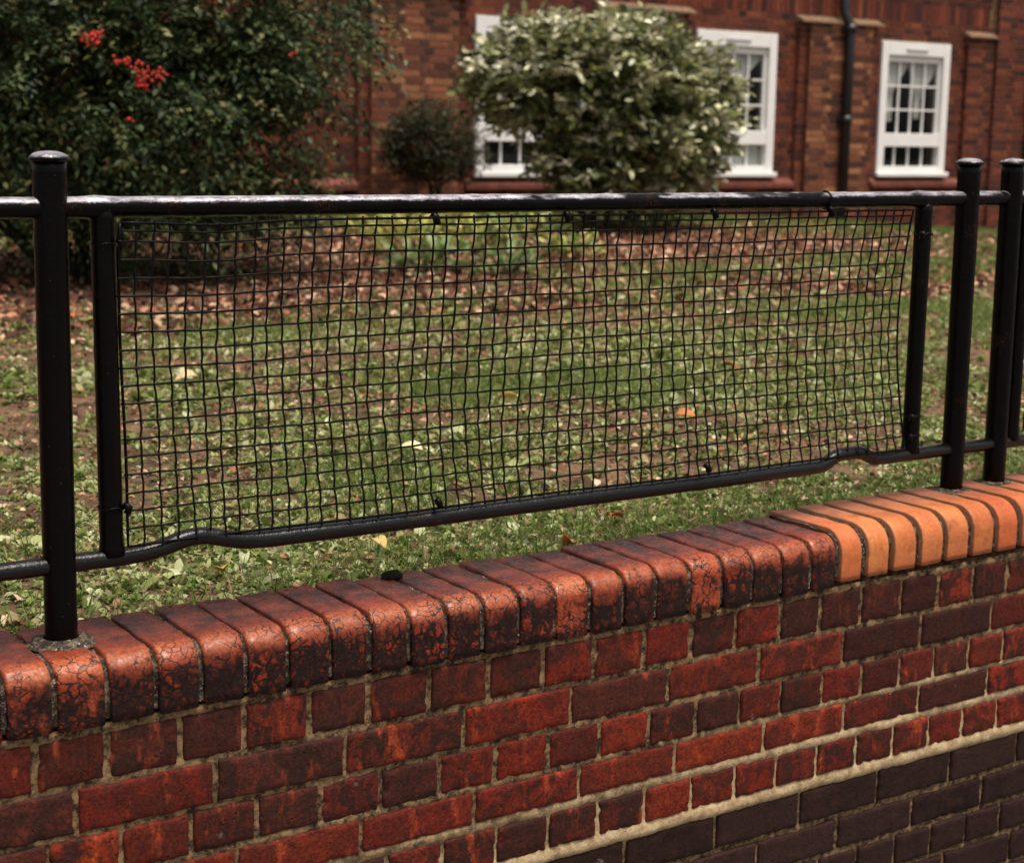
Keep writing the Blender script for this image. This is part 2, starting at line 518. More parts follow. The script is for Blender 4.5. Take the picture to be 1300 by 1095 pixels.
M = dict(brick=mat_brick(), coping_old=mat_coping(True), coping_new=mat_coping(False), mortar=mat_mortar(), cmortar=mat_coping_mortar(),
         paint=mat_black_paint(), worn_sheen_rail=mat_black_paint((.6565, .002, .0058, .0105)), worn_sheen_cap=mat_black_paint((.7305, 0, -.001, .0035)), gloss=mat_black_paint(None, .35), wire=mat_plain('painted_wire', (.003, .0024, .0024), .45, .15, .2, 60, 0), soil=mat_soil(), paving=mat_paving(), glass=mat_glass(),
         lawn=mat_leaf('lawn_leaf', .6, .15, .25), grass=mat_leaf('grass_blade', .6, .15, .35), litter=mat_leaf('dead_leaf', .8, .2, .15),
         shrub=mat_leaf('glossy_leaf', .34, .6, .15), small_leaf=mat_leaf('small_dark_leaf', .5, .2, .12), bedleaf=mat_leaf('bed_plant_leaf', .5, .3, .3),
         bark=mat_plain('bark', (.055, .038, .026), .9, .1, .5, 40, .8, .01), berry=mat_plain('berry', (.42, .014, .006), .35, .5, .2, 60, 0),
         housebrick=mat_attr('house_brick', .85, .2, 45, .4), housemortar=mat_plain('house_mortar', (.27, .165, .10), .95, .1, .35, 14, .5, .004),
         white=mat_plain('white_frame_paint', (.80, .78, .76), .4, .5, .04, 3, 0), grey=mat_plain('vent_grey', (.55, .53, .51), .5, .4, .05, 4, 0),
         sill=mat_plain('sill_tile', (.13, .036, .022), .7, .3, .3, 9, .3), cap=mat_plain('pier_cap_tile', (.19, .115, .07), .9, .2, .4, 24, .6, .006),
         pipe=mat_plain('downpipe_paint', (.010, .010, .012), .4, .5, .2, 10, .2), room=mat_plain('dark_room', (.03, .026, .024), .9, .1, .3, 3, 0),
         lace=mat_plain('lace_curtain', (.80, .77, .73), .95, .05, .12, 30, 0), moss=mat_plain('moss', (.010, .011, .006), .95, .1, .6, 90, 1, .006))


# ------------------------------------------------------------------ ground
def ground_z(x, y):
    x = np.asarray(x, dtype=float); y = np.asarray(y, dtype=float)
    z = -.055 - .0055 * np.maximum(0, np.minimum(x, 17) - 8) ** 2 * np.clip((y - 2) / 10, 0, 1)
    z = z + .05 * (vnoise(x * 1.3, y * 1.3, 3) - .5) * np.clip((y - .3) / 1.2, 0, 1)
    return z + .02 * (vnoise(x * 6, y * 6, 4) - .5) * np.clip((y - .2) / .5, 0, 1)


def grid_sheet(name, xs, ys, mat):
    X, Y = np.meshgrid(xs, ys, indexing='ij')
    V = np.stack([X.ravel(), Y.ravel(), ground_z(X, Y).ravel()], 1)
    nx, ny = len(xs), len(ys)
    i = np.arange(nx - 1)[:, None] * ny + np.arange(ny - 1)[None, :]
    F = np.stack([i, i + ny, i + ny + 1, i + 1], -1).reshape(-1, 4)
    return obj(name, mesh_from(name, V, F, True), mat)


xs = np.concatenate([np.linspace(-80, -4, 20), np.arange(-3.8, 18, .09), np.linspace(18.2, 110, 24)])
ys = np.concatenate([np.arange(.2152, 4, .06), np.arange(4, 13.2, .12), np.linspace(13.6, 160, 30)])
lawn_sheet = grid_sheet('lawn_ground', xs, ys, M['soil'])
tag(lawn_sheet, 'brown garden soil under the lawn and shrubs behind the wall', 'ground', kind='structure')
mb = MB(); mb.box(-120, 120, -120, .21, -1.3, -1.06)
tag(mb.build('pavement', M['paving']), 'grey pavement in front of the brick wall', 'pavement', kind='structure')

# ------------------------------------------------------------------ garden wall
FACE = .006                       # brick face plane; the coping face stands at y = 0
wall_root = empty('garden_wall', (0, 0, -1.06))
tag(wall_root, 'low red brick garden wall with rounded header coping and cream mortar', 'wall')


def wparent(o):                   # parts are written in world coordinates
    o.parent = wall_root
    o.matrix_parent_inverse = Matrix.Translation((0, 0, 1.06))
    return o


def brick_mesh(name, L, H, seed, D=.10):
    """brick with weathered arrises; origin at the middle of its front face, y into the wall"""
    rnd = random.Random(seed)
    nx, nz = max(10, int(L / .010)), 8
    e = .0048
    us = [-L / 2, -L / 2 + e * .35, -L / 2 + e] + [(-L / 2 + e) + (L - 2 * e) * i / nx for i in range(1, nx)] + [L / 2 - e, L / 2 - e * .35, L / 2]
    ws = [-H / 2, -H / 2 + e * .35, -H / 2 + e] + [(-H / 2 + e) + (H - 2 * e) * i / nz for i in range(1, nz)] + [H / 2 - e, H / 2 - e * .35, H / 2]
    V, F = [], []
    off = Vector((rnd.uniform(-50, 50), 0, rnd.uniform(-50, 50)))
    for u in us:
        for w in ws:
            dx = max(0, abs(u) - (L / 2 - e)) / e
            dz = max(0, abs(w) - (H / 2 - e)) / e
            q = min(1.0, hypot(dx, dz))
            y = e * (1 - math.sqrt(max(0, 1 - q * q))) if q < 1 else e
            p = Vector((u, 0, w)) + off
            edge = max(0, 1 - min(L / 2 - abs(u), H / 2 - abs(w)) / .010)
            y += .0011 * mnoise.noise(p * 45) + .0009 * mnoise.noise(p * 14)
            y += edge * max(0, mnoise.noise(p * 70 + Vector((9, 0, 0))) - .08) * .014
            ux = u + (.0026 * mnoise.noise(p * 38 + Vector((0, 7, 0))) * (1 if abs(u) > L / 2 - .012 else 0))
            wz = w + (.0022 * mnoise.noise(p * 38 + Vector((0, 17, 0))) * (1 if abs(w) > H / 2 - .012 else 0))
            V.append((ux, y, wz))
    n = len(ws)
    for i in range(len(us) - 1):
        for j in range(n - 1):
            F.append([i * n + j, (i + 1) * n + j, (i + 1) * n + j + 1, i * n + j + 1])
    ring = [i * n for i in range(len(us))] + [(len(us) - 1) * n + j for j in range(1, n)] + \
           [i * n + n - 1 for i in range(len(us) - 2, -1, -1)] + [j for j in range(n - 2, 0, -1)]
    b = len(V)
    for k in ring: V.append((V[k][0], D, V[k][2]))
    m = len(ring)
    for k in range(m):
        k2 = (k + 1) % m
        F.append([ring[k2], ring[k], b + k, b + k2])
    F.append([b + k for k in range(m)])
    me = mesh_from(name, V, F, True)
    me.materials.append(M['brick'])
    return me


HEAD = [brick_mesh('header', .1015, .065, 10 + i) for i in range(7)]
STR = [brick_mesh('stretcher', .2135, .065, 40 + i) for i in range(6)]


def extend(j, pitch, lo=-.75, hi=3.2):
    j = list(j)
    while j[0] > lo: j.insert(0, j[0] - pitch)
    while j[-1] < hi: j.append(j[-1] + pitch)
    return j


C1 = extend([.044, .154, .270, .377, .489, .599, .713, .833, .947, 1.057, 1.172, 1.283, 1.394, 1.506, 1.614, 1.725, 1.84, 1.95, 2.056, 2.164], .112)
C2 = extend([.3275, .554, .783, 1.009, 1.232, 1.4565, 1.681, 1.905, 2.120], .2245)
C3 = extend([.6215, .735, .849, .962, 1.075, 1.189, 1.302, 1.411, 1.517, 1.628, 1.738, 1.848, 1.951, 2.058, 2.166], .1125)
C4 = extend([1.2545, 1.4775, 1.694, 1.911, 2.124], .2235)
C5 = extend([1.296, 1.406, 1.514, 1.622, 1.734, 1.840, 1.9465, 2.053, 2.161], .1105)
C6 = extend([2.025, 2.2417], .2200)
C7 = extend([1.915, 2.135], .2200)
C8 = extend([1.98, 2.09], .111)
COURSES = [(C1, -.1165, -.1885, HEAD), (C2, -.2005, -.2660, STR), (C3, -.2775, -.3425, HEAD), (C4, -.3535, -.4125, STR),
           (C5, -.4300, -.4960, HEAD), (C6, -.5230, -.5930, STR), (C7, -.606, -.672, STR), (C8, -.684, -.75, HEAD),
           (C6, -.762, -.828, STR), (C7, -.84, -.906, STR), (C6, -.918, -.984, STR), (C7, -.996, -1.058, STR)]
RED = [(.215, .023, .010), (.170, .019, .010), (.255, .032, .012), (.140, .019, .011), (.190, .026, .012)]
DARK = [(.095, .017, .010), (.070, .016, .011), (.115, .019, .010), (.105, .024, .015)]
for ci, (J, zt, zb, kinds) in enumerate(COURSES):
    L0 = .1015 if kinds is HEAD else .2135
    for a, b in zip(J[:-1], J[1:]):
        jw = random.uniform(.0065, .0100) if ci else random.uniform(.008, .013)
        ln = b - a - jw
        xm = (a + b) / 2
        o = obj('brick', random.choice(kinds))
        wparent(o)
        o.location = (xm, FACE + random.uniform(-.0012, .0015) + (.004 if ci >= 5 else 0), (zt + zb) / 2 + random.uniform(-.001, .001))
        o.scale = (ln / L0, 1, (zt - zb + (.003 if ci < 3 else .001)) / .065)
        o.rotation_euler = (0, random.uniform(-.007, .007), random.uniform(-.004, .004))
        pd = .5 if ci == 0 else .25
        if ci == 0 and xm > 1.5: pd = .85
        if ci == 1 and xm > 1.1: pd = .7
        if ci >= 5: pd = 1.0
        if ci == 0 and xm < .45: pd = .8
        if random.random() < pd:
            c = random.choice(DARK); al = random.uniform(.5, .95)
        else:
            c = random.choice(RED); al = random.uniform(.3, .95)
        if ci >= 5: q = random.uniform(.7, 1.6); c = (.024 * q, .010 * q, .009 * q); al = random.uniform(.5, .9)
        k = random.uniform(.62, .95)
        o.color = (c[0] * k, c[1] * k, c[2] * k, al)

# mortar sheet behind the faces: it fills the joints, here and there smeared proud of the arrises
mx = np.arange(-.78, 3.22, .0055); mz = np.arange(-1.06, -.098, .0055)
X, Z = np.meshgrid(mx, mz, indexing='ij')
n1 = vnoise(X * 60, Z * 60, 21); n2 = vnoise(X * 17, Z * 25, 22); n3 = vnoise(X * 150, Z * 150, 23)
dep = FACE + .0060 + (n1 - .5) * .0022 + (n2 - .5) * .0030 + (n3 - .5) * .0022
for zz, wd, am in ((-.4212, .009, .0042), (-.5095, .0135, .0052), (-.348, .006, .0030), (-.272, .006, .0015), (-.194, .006, .0015), (-.111, .006, .0035)):
    dep -= am * np.exp(-((Z - zz - .003 * (n2 - .5)) / wd) ** 4)
dep += .0055 / (1 + np.exp((Z + .522) / .002))
V = np.stack([X.ravel(), dep.ravel(), Z.ravel()], 1)
nx, nz = X.shape
i = np.arange(nx - 1)[:, None] * nz + np.arange(nz - 1)[None, :]
F = np.stack([i, i + nz, i + nz + 1, i + 1], -1).reshape(-1, 4)
o = wparent(obj('mortar', mesh_from('mortar', V, F, True), M['mortar']))
mb = MB(); mb.box(-.78, 3.22, .03, .212, -1.06, -.104)
wparent(mb.build('wall_core', M['mortar']))


# coping: bullnosed bricks on edge, each its own piece
def cop_profile(R, D=.215, H=.1025, grow=0.0, step=7):
    P = [(0, -H)]
    for k in range(1, 6): P.append((0, -H + (H - R) * k / 5))
    for k in range(1, step + 1):
        t = pi / 2 * k / step
        P.append((R - R * cos(t), -R + R * sin(t)))
    for k in range(1, 7): P.append((R + (D - .008 - R) * k / 6, 0))
    P += [(D - .002, -.002), (D, -.008), (D, -H)]
    P = np.array(P)
    c = np.array([D / 2, -H / 2])
    if grow:
        s = np.array([(D / 2 - grow) / (D / 2), (H / 2 - grow) / (H / 2)])
        P = c + (P - c) * s
    return P


def cop_mesh(name, W, R, seed, old, mat):
    rnd = random.Random(seed)
    e = .0035 if old else .0022
    secs = [(-W / 2, e), (-W / 2 + e * .35, e * .35), (-W / 2 + e, 0)]
    n = 7
    secs += [(-W / 2 + e + (W - 2 * e) * k / n, 0) for k in range(1, n)]
    secs += [(W / 2 - e, 0), (W / 2 - e * .35, e * .35), (W / 2, e)]
    off = Vector((rnd.uniform(-50, 50), rnd.uniform(-50, 50), rnd.uniform(-50, 50)))
    amp = .0022 if old else .0012
    V, F = [], []
    for x, g in secs:
        P = cop_profile(R, grow=g)
        for y, z in P:
            p = Vector((x, y, z)) + off
            d = amp * mnoise.noise(p * 28) + amp * .5 * mnoise.noise(p * 75)
            if abs(x) > W / 2 - .006:
                d -= max(0, mnoise.noise(p * 60) - (.15 if old else .25)) * .006
            ny, nz_ = (y - .1) / .1, (z + .05) / .05
            l = hypot(ny, nz_) + 1e-6
            V.append((x + (.0011 if old else .0005) * mnoise.noise(p * 33 + Vector((5, 0, 0))), y + d * ny / l, z + d * nz_ / l))
    m = len(P)
    for i in range(len(secs) - 1):
        for k in range(m):
            k2 = (k + 1) % m
            F.append([i * m + k, (i + 1) * m + k, (i + 1) * m + k2, i * m + k2])
    F.append([k for k in range(m)])
    F.append([(len(secs) - 1) * m + k for k in range(m)][::-1])
    me = mesh_from(name, V, F, True)
    me.materials.append(mat)
    return me


OLD = [cop_mesh('old_coping', .066, .033, 60 + i, True, M['coping_old']) for i in range(8)]
NEW = [cop_mesh('new_coping', .064, .050, 80 + i, False, M['coping_new']) for i in range(4)]
JC = extend([0, .0756, .1545, .2300, .304, .3775, .4500, .5245, .5978, .6703, .7440, .8155, .8899, .9663, 1.0420, 1.1160, 1.1900, 1.2700, 1.3480, 1.4257,
             1.5002, 1.5735, 1.6466, 1.7190, 1.7937, 1.8725, 1.9506, 2.0297, 2.1080, 2.1837], .0765)
SOOT = {0: .45, 1: .35, 2: 1.0, 3: .95, 4: 1.0, 5: .5, 6: .75, 7: .9, 8: .6, 9: .8, 10: .75, 11: .9, 12: .55, 13: .2, 14: .75, 15: .8, 16: .9, 17: .15, 18: .8, 19: .5,
        20: .6, 21: .85, 22: .9}
k0 = JC.index(0)
for k, (a, b) in enumerate(zip(JC[:-1], JC[1:])):
    xm = (a + b) / 2
    old = xm < 1.64
    jw = random.uniform(.007, .011) if old else .0175
    o = obj('coping_brick', random.choice(OLD if old else NEW))
    wparent(o)
    if old:
        o.location = (xm, random.uniform(-.002, .002), random.uniform(-.002, .002))
        q = random.uniform(.85, 1.15)
        o.color = (.22 * q, .034 * q, .012 * q, SOOT.get(k - k0, random.uniform(.3, 1)))
        if k - k0 in (13, 17, 1): o.color = (.32, .052, .017, o.color[3])
    else:
        t = max(0, xm - 1.64)
        o.location = (xm, -.002 + random.uniform(-.0012, .0012), .0105 + .006 * min(t, .6) / .6 + random.uniform(-.001, .001))
        q = random.uniform(.92, 1.08)
        q2 = random.uniform(.78, 1.15)
        o.color = (.56 * q, .165 * q * q2, .048 * q * q2, 1)
    o.scale = ((b - a - jw) / (.066 if old else .064), 1, 1)
    o.rotation_euler = (random.uniform(-.006, .006) * (1 if old else .4), random.uniform(-.01, .01) * (1 if old else .4), random.uniform(-.008, .008) * (1 if old else .4))


def joint_sheet(name, x0, x1, R, inset, dz):
    xs_ = np.arange(x0, x1, .0045)
    P = cop_profile(R, grow=inset, step=9)
    PP = [P[0]]
    for a, b in zip(P[:-1], P[1:]):
        n = max(1, int(np.linalg.norm(b - a) / .007))
        for k in range(1, n + 1): PP.append(a + (b - a) * k / n)
    P = np.array(PP)
    m = len(P)
    X = np.repeat(xs_, m); Y = np.tile(P[:, 0], len(xs_)); Zc = np.tile(P[:, 1], len(xs_))
    arc = np.tile(np.arange(m) * .007, len(xs_))
    d = (vnoise(X * 70, arc * 70, 31) - .5) * .005 + (vnoise(X * 12, arc * 22, 32) - .5) * .004
    ny, nz_ = (Y - .1) / .1, (Zc + .05) / .05
    l = np.hypot(ny, nz_) + 1e-6
    V = np.stack([X, Y + d * ny / l, Zc + d * nz_ / l + dz], 1)
    i = np.arange(len(xs_) - 1)[:, None] * m + np.arange(m - 1)[None, :]
    F = np.stack([i, i + m, i + m + 1, i + 1], -1).reshape(-1, 4)
    return wparent(obj(name, mesh_from(name, V, F, True), M['cmortar']))


joint_sheet('coping_mortar', JC[0], 1.6466, .034, .0070, 0)
joint_sheet('coping_mortar', 1.6466, JC[-1], .051, .0085, .013)

# ------------------------------------------------------------------ railing
RA = radians(1.28)
rail = empty('railing', (.124, .116, 0), RA)
tag(rail, 'black painted tubular railing with square wire mesh panel on the brick wall', 'railing')


def top_z(s): return .6565 - .002 * s
def bot_z(s):
    z = .1195 - .0068 * s
    z += .018 * math.exp(-((s - .225) / .058) ** 2)
    z += .020 * math.exp(-((s - 1.690) / .062) ** 4)
    return z
def bot_y(s):
    return -.010 * math.exp(-((s - .95) / .66) ** 8)


def rpart(name, v, f, parent=rail, smooth=True, mat='paint'):
    return obj(name, mesh_from(name, v, f, smooth), M[mat], parent)


ss = np.arange(-1.2, 3.45, .012)
rr = .0158 + .0022 * np.exp(-((ss - .075) / .02) ** 2) + .0016 * np.exp(-((ss - 1.60) / .010) ** 2) + .002 * np.exp(-((ss - 1.862) / .022) ** 2)
v, f = tube([(s, 0, top_z(s)) for s in ss], rr, 20, True, .0009)
top_rail = rpart('top_rail', v, f, mat='worn_sheen_rail')
rb = .0142 + .0016 * np.exp(-((ss - .66) / .008) ** 2) + .0016 * np.exp(-((ss - 1.274) / .008) ** 2)
v, f = tube([(s, bot_y(s), bot_z(s)) for s in ss], rb, 18, True, .0007)
bottom_rail = rpart('bottom_rail', v, f, mat='gloss')


def post(s, base):
    zs = np.append(np.arange(base - .05, .717, .014), .7255)
    lean = .006 if s < 1 else -.006
    v, f = tube([(s + lean * z / .7, 0, z) for z in zs], .0247, 24, True, .0006)
    p = rpart('post', v, f)
    x = s + lean
    prof = [(.0250, .7225), (.0310, .7262), (.0304, .7280), (.0270, .7317), (.0215, .7352), (.012, .7378), (.0, .7387)]
    V, F = [], []
    n = 28
    for r_, z in prof[:-1]:
        for k in range(n):
            t = 2 * pi * k / n
            w = 1 + .05 * mnoise.noise(Vector((cos(t) * 2 + s * 9, sin(t) * 2, z * 300)))
            V.append((x + r_ * cos(t) * w, r_ * sin(t) * w, z + .0012 * mnoise.noise(Vector((cos(t) * r_ * 90 + s * 5, sin(t) * r_ * 90, 3)))))
    V.append((x, 0, prof[-1][1]))
    for i in range(len(prof) - 2):
        for k in range(n):
            k2 = (k + 1) % n
            F.append([i * n + k, i * n + k2, (i + 1) * n + k2, (i + 1) * n + k])
    b = (len(prof) - 2) * n
    for k in range(n): F.append([b + k, b + (k + 1) % n, len(V) - 1])
    F.append([k for k in range(n)][::-1])
    rpart('cap', V, F, p, mat='worn_sheen_cap')
    # ragged mortar collar where the post enters the coping
    V, F = [], []
    n = 40
    for j, (r_, dz) in enumerate(((.024, .006), (.030, .004), (.040, .0015), (.050, -.004))):
        for k in range(n):
            t = 2 * pi * k / n
            w = 1 + .28 * mnoise.noise(Vector((cos(t) * 1.6 + s * 7, sin(t) * 1.6, 1.3))) * (j / 3) + .12 * mnoise.noise(Vector((cos(t) * 5, sin(t) * 5 + s, 4)))
            V.append((s + r_ * cos(t) * w * 1.15, r_ * sin(t) * w, base + dz + .002 * mnoise.noise(Vector((cos(t) * r_ * 300, sin(t) * r_ * 300, s)))))
    for j in range(3):
        for k in range(n):
            k2 = (k + 1) % n
            F.append([j * n + k, (j + 1) * n + k, (j + 1) * n + k2, j * n + k2])
    rpart('mortar_collar', V, F, p, mat='cmortar')


post(0.0, .001); post(2.019, .013); post(2.162, .014)
post(-1.05, .001)


def upright(s):
    zs = np.arange(bot_z(s) + .004, top_z(s), .014)
    r_ = np.full(len(zs), .0182); r_[:2] += (.003, .0012)
    v, f = tube([(s, .002, z) for z in zs], r_, 20, True, .0005)
    rpart('upright', v, f)


for s in (.085, 1.880, 2.212, -.965): upright(s)


# mesh panel: crimped wires woven over and under, sagging away from the street
def panel(s0, s1, ncol, nrow, bulge, seed):
    rnd = random.Random(seed)
    zt, zb = .634, .138
    def P(u, w, dy=0.0):
        """u 0..1 along, w 0..1 up"""
        s = s0 + (s1 - s0) * u + .010 * (1 - w) * u
        top = zt - .003 * u - .006 * math.exp(-((u - .09) / .05) ** 2) * w
        bot = zb - .013 * u
        z = bot + (top - bot) * w
        y = -.017 + bulge * sin(pi * min(1, max(0, w))) ** .8 * (.45 + .55 * u) + .004 * sin(u * 17 + w * 5) + dy
        s += .0035 * sin(w * 6.0 + u * 9) + .002 * sin(u * 40 + w * 3)
        return (s, y, z)
    border = []
    for k in range(60): border.append(P(k / 59, 1.0))
    for k in range(1, 20): border.append(P(1, 1 - k / 20))
    for k in range(60): border.append(P(1 - k / 59, 0.0))
    for k in range(1, 20): border.append(P(0, k / 20))
    border.append(border[0])
    v, f = tube(border, .0024, 6)
    pan = rpart('mesh_panel', v, f)
    for i in range(1, ncol):
        u = i / ncol + rnd.uniform(-.0016, .0016)
        path = []
        n = nrow * 2
        for j in range(n + 1):
            w = j / n
            dy = .0022 * (1 if (i + j // 2) % 2 else -1) if j % 2 == 0 else 0
            q = P(u + .0022 * mnoise.noise(Vector((i * 3.1, w * 6, seed))), w, dy)
            path.append((q[0] + (.0006 if j % 2 else -.0006), q[1], q[2]))
        a, b = path[0], path[-1]
        path = [(a[0], a[1], a[2] - .004)] + path + [(b[0], b[1] - .001, b[2] + .004)]
        v, f = tube(path, .00185, 5)
        rpart('wire', v, f, pan, mat='wire')
    rows = [j / nrow for j in range(1, nrow)] + [1 - .024]
    for j, w0 in enumerate(rows):
        path = []
        n = ncol * 2
        for i in range(n + 1):
            u = i / n
            dy = -.0022 * (1 if (i // 2 + j + 1) % 2 else -1) if i % 2 == 0 else 0
            w = w0 + .004 * mnoise.noise(Vector((u * 14, j * 2.7, seed + 5)))
            path.append(P(u, w, dy))
        a, b = path[0], path[-1]
        path = [(a[0] - .003, a[1], a[2])] + path + [(b[0] + .003, b[1], b[2])]
        v, f = tube(path, .00185, 5)
        rpart('wire', v, f, pan, mat='wire')
    return pan, P


pan, PF = panel(.104, 1.826, 63, 18, .024, 3)


def clip(s, z, yc, along='s', big=1.0, z2=None):
    """a twist of strap round the tube and the panel's edge wire"""
    path = []
    n = 16
    for k in range(n + 1):
        t = 2 * pi * k / n
        if along == 's': path.append((s + .002 * sin(3 * t), yc + .0172 * cos(t), z + .0172 * sin(t)))
        else: path.append((s + .0195 * cos(t), yc - .001 + .0195 * sin(t), z + .002 * sin(3 * t)))
    if along != 's' or s > 1.5:
        v, f = tube(path, .0018 * big, 7, True, .001)
        rpart('clip', v, f)
    if along == 's':
        w, g = tube([(s - .003, yc - .014, z2 + .006), (s + .001, yc - .019, z2), (s + .004, yc - .019, z2 - .010)], .0058 * big, 7, True, .001)
        rpart('clip_tail', w, g)


for s in (.656, .931, 1.277, 1.586): clip(s, top_z(s), 0, 's', 1.15, .633)
for s in (.661, 1.274): clip(s, bot_z(s), bot_y(s), 's', 1.0, .146)
for s, z, b in ((.085, .199, 1.0), (.085, .602, .7), (1.880, .580, 1.2), (1.880, .192, 1.1), (1.880, .150, .8)):
    clip(s, z, .002, 'z', b)
    e = 1 if s < 1 else -1
    w, g = tube([(s + e * .016, -.012, z + .006), (s + e * .022, -.018, z), (s + e * .020, -.016, z - .008)], .006 * b, 7, True, .001)
    rpart('clip_tail', w, g)
# the next panel starts past the last upright
v, f = tube([(2.235, -.015, z) for z in np.linspace(.13, .63, 30)], .0024, 6)
pan2 = rpart('mesh_panel', v, f)
for i in range(16):
    v, f = tube([(2.235 + .0274 * (i + 1), -.015 + .002 * (-1) ** (i + k), .13 + .0278 * k) for k in range(19)], .00185, 5); rpart('wire', v, f, pan2)
for k in range(19):
    v, f = tube([(2.229 + .0274 * i, -.015 - .002 * (-1) ** (i + k), .13 + .0278 * k) for i in range(18)], .00185, 5); rpart('wire', v, f, pan2)

# ------------------------------------------------------------------ brick house
WY = 12.68                                     # main wall face
house = empty('brick_house', (12, 12.68, -.4))
tag(house, 'red brick house with white paned windows, capped piers and soldier course', 'house')


def hp(o):
    o.parent = house
    o.matrix_parent_inverse = house.matrix_basis.inverted()
    return o


WIN = [(8.70, 9.92), (11.68, 12.90), (14.64, 15.86)]
WZ0, WZ1 = .345, 1.998
PIERS = [(4.35, 5.60), (7.30, 8.55), (10.27, 11.52), (13.23, 14.50)]
BX0, BX1, BZ0, BZ1 = -2.0, 26.0, -.60, 3.30
mb = MB()                                       # mortar backing with the openings left out
edges = [BX0] + sorted([e for w in WIN for e in w]) + [BX1]
for a, b in zip(edges[:-1], edges[1:]):
    if any(abs(a - w[0]) < 1e-6 for w in WIN):
        mb.box(a, b, WY + .008, WY + .30, BZ0, WZ0 - .003); mb.box(a, b, WY + .008, WY + .30, WZ1 + .003, BZ1)
    else:
        mb.box(a, b, WY + .011, WY + .30, BZ0, BZ1)
hp(mb.build('wall', M['housemortar']))

HK = .9
PAL = [(.155, .038, .022), (.135, .034, .021), (.110, .030, .021), (.175, .046, .024), (.085, .026, .020), (.205, .058, .028), (.125, .034, .022), (.060, .022, .018)]
PALP = [(.25, .090, .045), (.21, .072, .038), (.12, .042, .028), (.33, .140, .066), (.17, .058, .033), (.075, .030, .023)]
hr = random.Random(5)


def lay(mb, x0, x1, z0, z1, yf, depth, pal, holes=(), phase=0):
    nz = int(round((z1 - z0) / .075))
    for k in range(nz):
        za = z0 + k * .075
        zb = za + .0605
        x = x0 - (0 if (k + phase) % 2 else .05625)
        st = (k + phase) % 2
        while x < x1:
            w = .215 if st else .1025
            a, b = max(x, x0), min(x + w, x1)
            x += w + .0095
            st = not st
            segs = [(a, b)]
            for (ha, hb, hz0, hz1) in holes:
                if zb > hz0 and za < hz1:
                    ns = []
                    for (p, q) in segs:
                        if q <= ha or p >= hb: ns.append((p, q))
                        else:
                            if p < ha: ns.append((p, ha))
                            if q > hb: ns.append((hb, q))
                    segs = ns
            for (p, q) in segs:
                if q - p < .012: continue
                c = np.array(hr.choice(pal)) * hr.uniform(.7, 1.2) * HK
                mb.front(p, q, yf + hr.uniform(-.002, .002), yf + depth, za, zb, tuple(c))


mb = MB()
holes = [(a - .004, b + .004, WZ0, WZ1) for a, b in WIN] + [(a, b, BZ0, 2.2) for a, b in PIERS] + [(BX0, 16.62, 2.2455, 2.4745)] + [(16.62, 19.4, BZ0, BZ1)]
lay(mb, 2.0, 22.0, BZ0 + .00, BZ1, WY, .02, PAL, holes)
x = 2.0
while x < 16.6:                                 # soldier course, bricks on end
    c = np.array(hr.choice(PAL)) * hr.uniform(.75, 1.15)
    mb.front(x, min(x + .065, 16.62), WY - .004 + hr.uniform(-.002, .002), WY + .02, 2.250, 2.470, tuple(c))
    x += .0745
o = hp(mb.build('brickwork', M['housebrick'])); o['kind'] = 'stuff'


def pier(a, b):
    mb = MB()
    mb.box(a, b, WY - .052, WY + .10, BZ0, 2.150); mb.box(a + .12, b - .12, WY - .107, WY - .05, BZ0, 2.150)
    p = hp(mb.build('pier', M['housemortar']))
    mb = MB()
    lay(mb, a - .003, a + .122, BZ0, 2.150, WY - .06, .02, PAL); lay(mb, b - .122, b + .003, BZ0, 2.150, WY - .06, .02, PAL, (), 1)
    lay(mb, a + .117, b - .117, BZ0, 2.150, WY - .115, .02, PALP, (), 1)
    # the flank that faces the street's left end
    nz = int((2.15 - BZ0) / .075)
    for k in range(nz):
        za = BZ0 + k * .075
        c = np.array(hr.choice(PAL)) * hr.uniform(.75, 1.2)
        mb.box(a - .004, a + .004, WY - .058, WY - .001, za, za + .063, tuple(c))
        mb.box(a + .113, a + .121, WY - .113, WY - .064, za, za + .063, tuple(c))
    o = hp(mb.build('pier_brickwork', M['housebrick'])); o['kind'] = 'stuff'
    mb = MB()                                   # sloping cap
    y0, y1 = WY - .150, WY + .01
    V = [(a - .04, y0, 2.150), (b + .04, y0, 2.150), (b + .04, y1, 2.150), (a - .04, y1, 2.150),
         (a - .04, y0, 2.172), (b + .04, y0, 2.172), (b + .04, y1, 2.243), (a - .04, y1, 2.243)]
    mb.add(V, [[0, 1, 5, 4], [1, 2, 6, 5], [2, 3, 7, 6], [3, 0, 4, 7], [4, 5, 6, 7], [3, 2, 1, 0]])
    hp(mb.build('pier_cap', M['cap']))


for a, b in PIERS: pier(a, b)
# the projecting bay at the right end and its narrow capped shoulder
mb = MB(); mb.box(16.665, 19.35, WY - .098, WY + .25, BZ0, BZ1); mb.box(16.17, 16.66, WY - .05, WY + .02, BZ0, 2.10)
hp(mb.build('bay', M['housemortar']))
mb = MB()
lay(mb, 16.657, 19.36, BZ0, BZ1, WY - .106, .02, PAL, (), 1); lay(mb, 16.16, 16.657, BZ0, 2.10, WY - .058, .02, PAL)
for k in range(int((BZ1 - BZ0) / .075)):
    za = BZ0 + k * .075
    c = np.array(hr.choice(PAL)) * hr.uniform(.6, 1.1)
    mb.box(16.655, 16.664, WY - .100, WY - .062, za, za + .063, tuple(c))
    if za < 2.02: mb.box(16.155, 16.164, WY - .054, WY - .003, za, za + .063, tuple(c))
o = hp(mb.build('bay_brickwork', M['housebrick'])); o['kind'] = 'stuff'
mb = MB()
